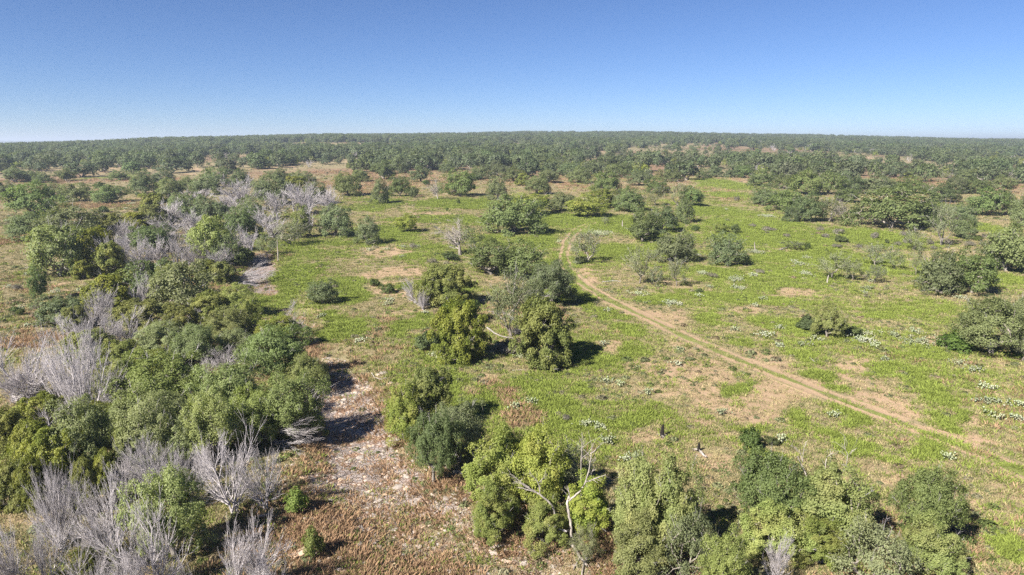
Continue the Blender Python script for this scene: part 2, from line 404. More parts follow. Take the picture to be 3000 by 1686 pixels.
def paint(x, y, ruts=False):
    x = np.asarray(x, float); y = np.asarray(y, float)
    xw = x + (vnoise(x, y, 2.2, 40)-0.5)*2.4 + (vnoise(x, y, 7, 41)-0.5)*4; yw = y + (vnoise(x, y, 2.2, 42)-0.5)*3 + (vnoise(x, y, 7, 43)-0.5)*6
    d = np.hypot(x, y)
    mead = ell(x, y, MEADOW, 0.5)
    n1 = fbm(x, y, 9, 50, 3); n2 = fbm(x, y, 26, 51, 3); n3 = fbm(x, y, 90, 52, 3)
    green = 0.12*sstep(0.4, 0.7, n2) + mead*(0.10 + 0.62*sstep(0.42, 0.60, 0.55*n1+0.45*n2))
    bare = 0.10 + 0.45*sstep(0.55, 0.75, fbm(x, y, 7, 53, 3))
    red = 0.02 + 0.22*sstep(0.5, 0.7, n2)*(1-mead)
    midf = sstep(230, 420, d)
    bare = bare + midf*0.16*sstep(0.45, 0.65, n3); red = red + midf*0.62*sstep(0.42, 0.62, fbm(x, y, 70, 55, 3))
    G = ell(xw, yw, GREEN); B = ell(xw, yw, BARE); R = ell(xw, yw, RED)
    green = np.maximum(green*(1-0.85*B)*(1-0.6*R), G*0.93)
    bare = np.maximum(bare*(1-0.8*G), B*0.78*(1-0.75*G))
    red = np.maximum(red*(1-0.8*G)*(1-B), R*0.52*(1-0.7*G))
    cd = poly_dist(x, y, CREEK)
    ck = np.interp(y, [0, 36, 42, 47, 62, 68, 74, 108, 113, 130], [8, 7.0, 5.5, 3.6, 3.6, 2.8, 0.6, 0.6, 2.4, 2.6])
    rock = (1-sstep(0.55, 1.25, cd/ck + (vnoise(x, y, 1.7, 60)-0.5)*0.5))*0.9
    rock = rock*np.interp(y, [40, 46, 68, 74, 108, 113], [0.58, 1.0, 1.0, 0.1, 0.1, 1.0])
    red = np.maximum(red, 0.80*(1-sstep(0.9, 1.9, cd/ck))*np.where(y < 74, 1, 0.5)*(0.3+0.9*vnoise(x, y, 3.2, 61)))
    green = green*(1-0.8*rock); bare = np.maximum(bare, 0.5*(1-sstep(1.0, 1.8, cd/ck)))
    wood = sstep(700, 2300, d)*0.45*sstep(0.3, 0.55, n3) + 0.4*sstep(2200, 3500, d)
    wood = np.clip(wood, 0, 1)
    if ruts:
        td = poly_dist(x, y, TRACK) + (vnoise(x, y, 1.3, 70)-0.5)*0.34 + (vnoise(x, y, 9, 72)-0.5)*0.5
        strip = np.abs(td-0.88)
        rut = 1-sstep(0.13, 0.38, strip)
        mid = 1-sstep(0.25, 0.6, td)
        rut = rut*(0.72+0.5*vnoise(x, y, 4, 71))
        green = green*(1-rut) ; green = np.maximum(green, np.maximum(mid*0.75, 0.6*(1-sstep(0.12, 0.34, np.abs(td-1.5)))*vnoise(x, y, 5, 74))); red = red*(1-rut); bare = np.maximum(bare*(1-0.5*mid), np.clip(rut, 0, 1)*1.1)
    return dict(green=green, bare=bare, red=red, rock=rock, wood=wood)

# ------------------------------------------------------------------ ground sheet
def build_ground():
    az_f = np.radians(np.arange(-48, 48.01, 0.2)); az_c = np.radians(np.arange(54, 307, 6))
    az = np.concatenate([az_f, az_c])
    rs = [3, 8, 14, 20]; r = 24.0
    while r < 13500:
        rs.append(r); r += max(0.42, r*r/24/683*1.5 if r < 600 else r*0.045)
    rs.append(13600)
    rs = np.array(rs); nr, na = len(rs), len(az)
    X = rs[:, None]*np.sin(az)[None]; Y = rs[:, None]*np.cos(az)[None]
    Z = terrain(X.ravel(), Y.ravel()).reshape(X.shape)
    V = np.stack([X, Y, Z], -1).reshape(-1, 3)
    i = np.arange(nr-1)[:, None]; j = np.arange(na)[None]; j2 = (j+1) % na
    F = np.stack([i*na+j, (i+1)*na+j, (i+1)*na+j2, i*na+j2], -1).reshape(-1, 4)[:, ::-1]
    c = len(V); V = np.concatenate([V, [[0, 0, float(terrain(np.array([0.]), np.array([.1]))[0])]]])
    jj = np.arange(na)
    F3 = np.stack([jj, (jj+1) % na, np.full(na, c)], -1)[:, ::-1]
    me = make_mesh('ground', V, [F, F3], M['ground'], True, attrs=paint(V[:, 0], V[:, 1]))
    tag(new_obj('ground', me), kind='structure')
build_ground()

def strip(name, pts, half, ncol, step, lift, ruts):
    P = np.asarray(pts)
    for _ in range(3):                                       # corner cutting
        Q = np.empty((2*len(P)-2, 2)); Q[0::2] = P[:-1]*0.75+P[1:]*0.25; Q[1::2] = P[:-1]*0.25+P[1:]*0.75
        P = np.concatenate([P[:1], Q, P[-1:]])
    s = np.concatenate([[0], np.cumsum(np.hypot(*np.diff(P, axis=0).T))])
    u = np.arange(0, s[-1], step)
    cx = np.interp(u, s, P[:, 0]); cy = np.interp(u, s, P[:, 1])
    tx = np.gradient(cx); ty = np.gradient(cy); L = np.hypot(tx, ty); nx, ny = -ty/L, tx/L
    hw = half(cy) if callable(half) else np.full(len(u), half)
    o = np.linspace(-1, 1, ncol)
    X = cx[:, None]+nx[:, None]*hw[:, None]*o; Y = cy[:, None]+ny[:, None]*hw[:, None]*o
    Z = terrain(X.ravel(), Y.ravel()).reshape(X.shape) + lift
    if ruts:
        td = np.abs(o)*hw[0]
        Z = Z - 0.025*(1-sstep(0.2, 0.5, np.abs(td-0.88)))[None]
    Z[:, 0] -= 0.08; Z[:, -1] -= 0.08
    V = np.stack([X, Y, Z], -1).reshape(-1, 3); n = len(u)
    i = np.arange(n-1)[:, None]; j = np.arange(ncol-1)[None]
    F = np.stack([i*ncol+j, i*ncol+j+1, (i+1)*ncol+j+1, (i+1)*ncol+j], -1).reshape(-1, 4)[:, ::-1]
    me = make_mesh(name, V, [F], M['ground'], True, attrs=paint(V[:, 0], V[:, 1], ruts))
    o = new_obj(name, me); tag(o, kind='structure'); return o, P
track, TRACK_S = strip('dirt_track', TRACK, 1.75, 25, 0.5, 0.045, True)
TRACK = TRACK_S
creek, _ = strip('creek_bed', CREEK, lambda y: np.interp(y, [30, 38, 48, 62, 70, 85, 105, 130], [9, 8.5, 7.5, 4.6, 3.4, 2.2, 2.6, 2.8]), 35, 0.4, 0.04, False)

# ------------------------------------------------------------------ tree generators (unit trees, real metres)
def crown_clumps(rng, n, radii, zc, zmin, mind, lobes=0.34, shell=0.38, skirt=True):
    ph = rng.uniform(0, 6.28, 6); out = []
    tries = 0
    while len(out) < n and tries < n*60:
        tries += 1
        v = rng.normal(0, 1, 3); v /= np.linalg.norm(v)
        if v[2] < (-0.85 if skirt else -0.5): continue
        az = math.atan2(v[1], v[0])
        k = 1 + lobes*(0.5*math.sin(2*az+ph[0]) + 0.4*math.sin(3*az+ph[1]+2*v[2]) + 0.3*math.sin(5*az+ph[2]) + 0.4*math.sin(4*v[2]+ph[3]))
        r = rng.uniform(0.12, 1)**shell*k
        p = v*r*radii + np.array([0, 0, zc])
        if v[2] < 0 and skirt: p[:2] /= max(0.55, math.sqrt(1-v[2]**2)+0.08)
        if p[2] < zmin: continue
        if out and np.min(np.linalg.norm((np.array(out)-p), axis=1)) < mind: continue
        out.append(p)
    return np.array(out)

def skeleton(rng, clumps, H, stems, r0, fork):
    """trunks then limbs to every clump; returns tube arrays"""
    nodes = []; parent = []
    for s in range(stems):
        a = rng.uniform(0, 6.28); lean = rng.uniform(0.05, 0.28)*H*(0.4 if stems == 1 else 1)
        prev = -1
        for t in np.linspace(0, 1, 5):
            x = math.cos(a)*lean*t*t + rng.normal(0, 0.06)*(t > 0) + (0.15*math.cos(a)*t if stems > 1 else 0); y = math.sin(a)*lean*t*t + rng.normal(0, 0.06)*(t > 0) + (0.15*math.sin(a)*t if stems > 1 else 0)
            nodes.append(np.array([x, y, -0.25 + t*(fork*H+0.25)])); parent.append(prev); prev = len(nodes)-1
    tips = []
    order = np.argsort(np.linalg.norm(clumps-np.array([0, 0, fork*H]), axis=1))
    for ci in order:
        c = clumps[ci]; N = np.array(nodes)
        dist = np.linalg.norm(N-c, axis=1) + 1.5*np.maximum(N[:, 2]-c[2]+0.3, 0) + 0.25*np.linalg.norm(N[:, :2], axis=1)*0
        dist[N[:, 2] < fork*H*0.6] += 3
        k = int(np.argmin(dist)); st = nodes[k]; L = np.linalg.norm(c-st); m = max(2, int(L/0.7)); prev = k
        for q in range(1, m+1):
            t = q/m
            p = st*(1-t)+c*t + np.array([0, 0, -0.12*L*math.sin(math.pi*t)]) + rng.normal(0, 0.05*L, 3)*math.sin(math.pi*t)
            nodes.append(p); parent.append(prev); prev = len(nodes)-1
        tips.append(prev)
    N = np.array(nodes); par = np.array(parent); w = np.zeros(len(N))
    for t in tips: w[t] = 1
    for i in range(len(N)-1, -1, -1):
        if par[i] >= 0: w[par[i]] += w[i]
    R = r0*(np.maximum(w, 1)/max(w.max(), 1))**0.55
    idx = [i for i in range(len(N)) if par[i] >= 0]
    P = np.stack([N[par[idx]], N[idx]], 1); RR = np.stack([np.minimum(R[par[idx]], R[idx]*1.5), R[idx]], 1)
    base = np.isin(par[idx], [i for i in range(len(N)) if par[i] < 0]); RR[base, 0] = RR[base, 0]*1.25
    return P, RR, N[tips]

def gen_leafy(kind, seed, tier):
    rng = np.random.default_rng(seed)
    hi = {'hi': 2, 'mid': 1, 'far': 0}[tier]
    par = {'o': dict(W=8, H=6, n=(40, 80, 130), rz=0.48, zc=0.50, zmin=0.07, stems=(1, 3), fork=0.2, rc=(1.2, 0.92, 0.72), leaf=(0.40, 0.175, 0.102), lp=(34, 140, 250), r0=0.28),
           'l': dict(W=8, H=6.2, n=(40, 80, 135), rz=0.48, zc=0.50, zmin=0.06, stems=(1, 3), fork=0.2, rc=(1.2, 0.95, 0.74), leaf=(0.40, 0.17, 0.100), lp=(34, 140, 265), r0=0.26),
           'e': dict(W=6.5, H=6.5, n=(36, 78, 140), rz=0.49, zc=0.51, zmin=0.04, stems=(1, 2), fork=0.2, rc=(1.05, 0.82, 0.64), leaf=(0.38, 0.16, 0.096), lp=(34, 145, 270), r0=0.22),
           'm': dict(W=7, H=6, n=(18, 40, 60), rz=0.42, zc=0.56, zmin=0.10, stems=(1, 3), fork=0.2, rc=(1.25, 0.95, 0.85), leaf=(0.34, 0.15, 0.105), lp=(24, 75, 150), r0=0.16),
           'b': dict(W=3, H=2, n=(12, 26, 40), rz=0.46, zc=0.50, zmin=0.05, stems=(2, 4), fork=0.1, rc=(0.6, 0.48, 0.42), leaf=(0.3, 0.15, 0.12), lp=(20, 85, 110), r0=0.05),
           's': dict(W=3, H=1.6, n=(12, 22, 30), rz=0.42, zc=0.45, zmin=0.02, stems=(2, 4), fork=0.1, rc=(0.6, 0.5, 0.45), leaf=(0.26, 0.11, 0.1), lp=(16, 60, 80), r0=0.04),
           'y': dict(W=3, H=2.2, n=(12, 26, 40), rz=0.46, zc=0.50, zmin=0.05, stems=(2, 4), fork=0.1, rc=(0.6, 0.48, 0.42), leaf=(0.3, 0.15, 0.12), lp=(20, 70, 90), r0=0.05)}[kind]
    W, H = par['W'], par['H']
    rc = par['rc'][hi]
    skirt = not (kind in 'ol' and rng.uniform() < 0.25)
    radii = np.array([W/2-rc*0.55, W/2-rc*0.55, H*par['rz']-rc*0.35])
    C = crown_clumps(rng, par['n'][hi], radii, par['zc']*H, (par['zmin'] if skirt else 0.16)*H, rc*0.55, skirt=skirt)
    P, R, tips = skeleton(rng, C, H, int(rng.integers(par['stems'][0], par['stems'][1]+1)), par['r0'], par['fork'])
    tv, tf = tubes(P, R, 5 if hi else 3)
    cs, ns = [], []
    cc = np.array([0, 0, par['zc']*H*0.8])
    for c in C:
        n = int(par['lp'][hi]*rng.uniform(0.6, 1.35)); r = rc*rng.uniform(0.5, 1.4)
        v = unit(rng.normal(0, 1, (n, 3)) + 0.45*unit((c-cc)[None]) + np.array([0, 0, 0.25]))
        rr = r*rng.uniform(0.25, 1, (n, 1))**0.45*(1+0.3*np.sin(5*v[:, :1]+c[0])*np.sin(6*v[:, 2:3]+c[1]))
        cs.append(c + v*rr*np.array([1, 1, 0.82])); ns.append(0.55*v + 0.55*unit((c-cc)[None]) + np.array([0, 0, 0.45]))
    cs = np.concatenate(cs); ns = np.concatenate(ns)
    keep = cs[:, 2] > 0.03; cs = cs[keep]; ns = ns[keep]
    lv_, lf = leaves(cs, ns, par['leaf'][hi], rng, 1.5, 0.5)
    parts = {'trunk': (tv, tf, 'bark'), 'crown': (lv_, lf, kind)}
    if kind in 'olem' and hi:
        k = rng.choice(len(tips), size=min(len(tips), {'o': 20, 'l': 20, 'e': 16, 'm': 24}[kind]), replace=False)
        Q = tips[k]; out = unit(Q-cc + np.array([0, 0, 0.6])); n = len(Q)
        a = grow(rng, Q, out, rc*rng.uniform(1.1, 2.0, n), 5, 0.12, 0.022*1.2)
        a2 = kids(rng, a, 4, (0.3, 0.95), 0.75, 0.55, 0.1)
        tp = [tubes(*a, 3), tubes(*a2, 3)]
        parts['bare_twigs'] = (*join(tp), 'dead')
    return fit(W, H, parts)

def fit(W, H, parts):
    cv = parts['crown'][0]; r = np.percentile(np.hypot(cv[:, 0], cv[:, 1]), 97); z = np.percentile(cv[:, 2], 99.6)
    k = np.array([W/2/r, W/2/r, H/z])
    for n, (V, F, mk) in parts.items(): V *= k
    return W, H, parts
def grow(rng, start, dirs, L, m, wob, r, upc=0.1):
    n = len(start); s = np.linspace(0, 1, m)
    P = start[:, None] + dirs[:, None]*(s[None, :, None]*np.asarray(L)[:, None, None])
    P = P + np.array([0, 0, 1.])*(upc*s**2)[None, :, None]*np.asarray(L)[:, None, None]
    nz = rng.normal(0, 1, (n, m, 3)).cumsum(1)*wob*np.asarray(L)[:, None, None]/m
    nz[:, 0] = 0
    R = np.asarray(r)*np.ones((n, 1))*(1-0.75*s)[None]
    return P+nz, R
def kids(rng, par, per, trange, ang, lf, upc, rmin=0.008, wob=0.25, m=4, taper=0.6):
    P, R = par; n, mm, _ = P.shape
    i = np.repeat(np.arange(n), per); t = rng.uniform(*trange, len(i))
    f = t*(mm-1); k = np.minimum(f.astype(int), mm-2); fr = (f-k)[:, None]
    st = P[i, k]*(1-fr)+P[i, k+1]*fr; tg = unit(P[i, k+1]-P[i, k])
    rv = rng.normal(0, 1, (len(i), 3)); pp = unit(rv-(rv*tg).sum(1, keepdims=True)*tg)
    a = rng.normal(ang, 0.18, len(i))[:, None]
    d = tg*np.cos(a)+pp*np.sin(a)
    Lp = np.linalg.norm(P[i, -1]-P[i, 0], axis=1)
    L = Lp*lf*(1-taper*t)*rng.uniform(0.6, 1.3, len(i))
    rr = np.maximum((R[i, k]*(1-fr[:, 0])+R[i, k+1]*fr[:, 0])*0.6, rmin)
    Pn, Rn = grow(rng, st, d, L, m, wob, 1.0, upc)
    return Pn, np.maximum(Rn*rr[:, None], rmin*0.6)

def gen_juniper(seed, tier):
    rng = np.random.default_rng(seed); hi = {'hi': 2, 'mid': 1, 'far': 0}[tier]
    W, H = 5.2, 6.0
    n = (30, 80, 150)[hi]; rc = (0.95, 0.62, 0.50)[hi]; lp = (30, 135, 250)[hi]; ls = (0.38, 0.15, 0.092)[hi]
    ph = rng.uniform(0, 6.28, 4); tops = rng.normal(0, 0.55, (3, 2)); C = []
    tr = 0
    while len(C) < n and tr < 8000:
        tr += 1
        z = rng.uniform(0.05, 0.97); az = rng.uniform(0, 6.28)
        prof = (math.sin(math.pi*min(1, (0.18+0.82*z))**0.85))**0.75 if z > 0.3 else 0.82+0.5*z
        rad = (W/2-rc*0.5)*max(prof, 0.12)*(1+0.22*math.sin(2*az+ph[0]+3*z)+0.16*math.sin(4*az+ph[1]))*rng.uniform(0.15, 1)**0.4
        c0 = tops[rng.integers(3)]*z
        p = np.array([c0[0]+rad*math.cos(az), c0[1]+rad*math.sin(az), z*H])
        if C and np.min(np.linalg.norm(np.array(C)-p, axis=1)) < rc*0.6: continue
        C.append(p)
    C = np.array(C)
    P, R, tips = skeleton(rng, C, H, int(rng.integers(1, 4)), 0.2, 0.22)
    tv, tf = tubes(P, R, 5 if hi else 3)
    cs, ns = [], []
    for c in C:
        k = int(lp*rng.uniform(0.6, 1.35)); out = unit(np.array([c[0], c[1], 0.5]))
        # sprays: short plumes rising outwards
        v = unit(rng.normal(0, 1, (k, 3)) + 0.5*out + np.array([0, 0, 0.2])); r = rc*rng.uniform(0.6, 1.3)
        cs.append(c+v*r*rng.uniform(0.2, 1, (k, 1))**0.5*np.array([0.9, 0.9, 1.15])); ns.append(v*np.array([0.6, 0.6, 0.4])+out*0.55+np.array([0, 0, 0.25]))
    cs = np.concatenate(cs); ns = np.concatenate(ns); keep = cs[:, 2] > 0.03
    lv_, lf = leaves(cs[keep], ns[keep], ls, rng, 1.9, 0.6, up=(0, 0, 1))
    parts = {'trunk': (tv, tf, 'bark'), 'crown': (lv_, lf, 'j')}
    if hi:
        k = rng.choice(len(tips), size=9, replace=False); Q = tips[k]; out = unit(Q*np.array([1, 1, 0.2])+np.array([0, 0, 0.5]))
        a = grow(rng, Q, out, rc*rng.uniform(1.2, 2.6, 9), 5, 0.15, 0.022); a2 = kids(rng, a, 6, (0.2, 0.95), 0.7, 0.5, 0.1)
        parts['bare_twigs'] = (*join([tubes(*a, 3), tubes(*a2, 3)]), 'dead')
    return fit(W, H, parts)

def gen_dead(seed, tier, lean=0.35):
    rng = np.random.default_rng(seed); hi = {'hi': 2, 'mid': 1, 'far': 0}[tier]
    W, H = 5.0, 5.5
    ns = int(rng.integers(2, 5)); az = rng.uniform(0, 6.28, ns); el = rng.uniform(0.9, 1.35, ns)
    d = np.stack([np.cos(az)*np.cos(el), np.sin(az)*np.cos(el), np.sin(el)], 1)
    st = np.stack([np.cos(az)*0.12, np.sin(az)*0.12, np.full(ns, -0.2)], 1)
    tk = grow(rng, st, d, H*rng.uniform(0.5, 1.08, ns), 8, 0.14, 0.12, 0.08)
    b1 = kids(rng, tk, (9, 12, 15)[hi], (0.05, 0.9), 0.88, 0.72, 0.36, (0.05, 0.038, 0.030)[hi], 0.10, 7, 0.55)
    b2 = kids(rng, b1, (7, 9, 11)[hi], (0.10, 0.97), 0.40, 0.50, 0.18, (0.04, 0.028, 0.0185)[hi], 0.12, 5, 0.45)
    ps = [tubes(*tk, 6), tubes(*b1, 4), tubes(*b2, 3)]
    if hi:
        ps.append(tubes(*kids(rng, b2, (0, 3, 3)[hi], (0.15, 1.0), 0.38, 0.55, 0.1, (0.03, 0.02, 0.0115)[hi], 0.12, 3, 0.4), 3))
    tv, tf = tubes(*tk, 6); bv, bf = join(ps[1:])
    V = np.concatenate([tv, bv]); s = W/2/np.percentile(np.hypot(V[:, 0], V[:, 1]), 97); h = H/np.percentile(V[:, 2], 99.3)
    for q in (tv, bv): q *= np.array([s, s, h])
    return W, H, {'trunk': (tv, tf, 'dead'), 'branches': (bv, bf, 'dead')}

def gen_halfdead(seed, tier):
    W, H, p = gen_leafy('m', seed, 'mid'); rng = np.random.default_rng(seed+5)
    tk = grow(rng, np.array([[0, 0, -0.2.__float__()]]), np.array([[-0.15, 0, 1.]]), np.array([2.6]), 6, 0.1, 0.30)
    b1 = kids(rng, tk, 9, (0.45, 1.0), 0.85, 1.15, 0.1, 0.05, 0.35, 7, 0.1)
    b2 = kids(rng, b1, 12, (0.2, 1.0), 0.65, 0.5, 0.1, 0.025, 0.4, 5, 0.3); b3 = kids(rng, b2, 8, (0.2, 1), 0.6, 0.5, 0.05, 0.018, 0.4, 4, 0.3)
    lv_, lf, k = p['crown']; c = lv_.reshape(-1, 4, 3).mean(1); keep = c[:, 0] > 0.1+rng.normal(0, 0.5, len(c))
    L4 = lv_.reshape(-1, 4, 3)[keep]
    bv, bf = join([tubes(*b1, 5), tubes(*b2, 3), tubes(*b3, 3)])
    bv *= np.array([W/2/np.percentile(np.abs(bv[:, 0]), 98), W/2/np.percentile(np.abs(bv[:, 1]), 98), H/np.percentile(bv[:, 2], 99.5)])
    tv, tf = tubes(*tk, 8); tv = tv*np.array([1, 1, H*0.45/tv[:, 2].max()])
    return W, H, {'trunk': (tv, tf, 'bark'), 'branches': (bv, bf, 'white'), 'crown': (L4.reshape(-1, 3), np.arange(len(L4)*4).reshape(-1, 4), 'o')}

NAMES = {'o': 'live_oak_tree', 'l': 'live_oak_tree', 'e': 'elm_tree', 'j': 'juniper_tree', 'm': 'mesquite_tree', 'd': 'dead_juniper', 'b': 'bush', 's': 'shrub', 'k': 'dying_oak_tree', 'y': 'bush'}
CATS = {'o': 'tree', 'l': 'tree', 'e': 'tree', 'j': 'tree', 'm': 'tree', 'd': 'dead tree', 'b': 'bush', 's': 'shrub', 'k': 'tree', 'y': 'bush'}
PROTO = {}
NVAR = {('o', 'hi'): 3, ('l', 'hi'): 4, ('e', 'hi'): 4, ('j', 'hi'): 4, ('d', 'hi'): 6, ('m', 'hi'): 2, ('o', 'mid'): 4, ('l', 'mid'): 2, ('e', 'mid'): 3, ('j', 'mid'): 3, ('d', 'mid'): 4, ('m', 'mid'): 3,
        ('b', 'hi'): 2, ('b', 'mid'): 2, ('s', 'mid'): 3, ('s', 'hi'): 1, ('y', 'hi'): 1, ('y', 'mid'): 1, ('k', 'mid'): 1, ('k', 'hi'): 1, ('o', 'far'): 5, ('j', 'far'): 2, ('d', 'far'): 2, ('m', 'far'): 2, ('e', 'far'): 2, ('l', 'far'): 1, ('b', 'far'): 2, ('s', 'far'): 1}
def proto(kind, tier, v):
    v = v % NVAR[(kind, tier)]
    key = (kind, tier, v)
    if key not in PROTO:
        seed = sum(map(ord, kind+tier))*13 + v*101
        if kind == 'j': W, H, ps = gen_juniper(seed, tier)
        elif kind == 'd': W, H, ps = gen_dead(seed, tier)
        elif kind == 'k': W, H, ps = gen_halfdead(seed, tier)
        else: W, H, ps = gen_leafy(kind, seed, tier)
        PROTO[key] = (W, H, {n: make_mesh(f'{NAMES[kind]}_{n}', V, [F], M['far' if (mk == 'o' and tier == 'far') else mk], n == 'trunk') for n, (V, F, mk) in ps.items()})
    return PROTO[key]

def plant(kind, tier, v, loc, w, h, rot, label=None, group=None, tilt=(0, 0)):
    W, H, parts = proto(kind, tier, v)
    e = bpy.data.objects.new(NAMES[kind], None); COL.objects.link(e)
    e.empty_display_size = 0.3
    e.location = loc; e.rotation_euler = (tilt[0], tilt[1], rot); e.scale = (w/W, w/W, h/H)
    for n, me in parts.items():
        o = new_obj(n, me, e)
        if n in ('bare_twigs', 'branches'): o['kind'] = 'stuff'
    tag(e, label, CATS[kind], group)
    return e

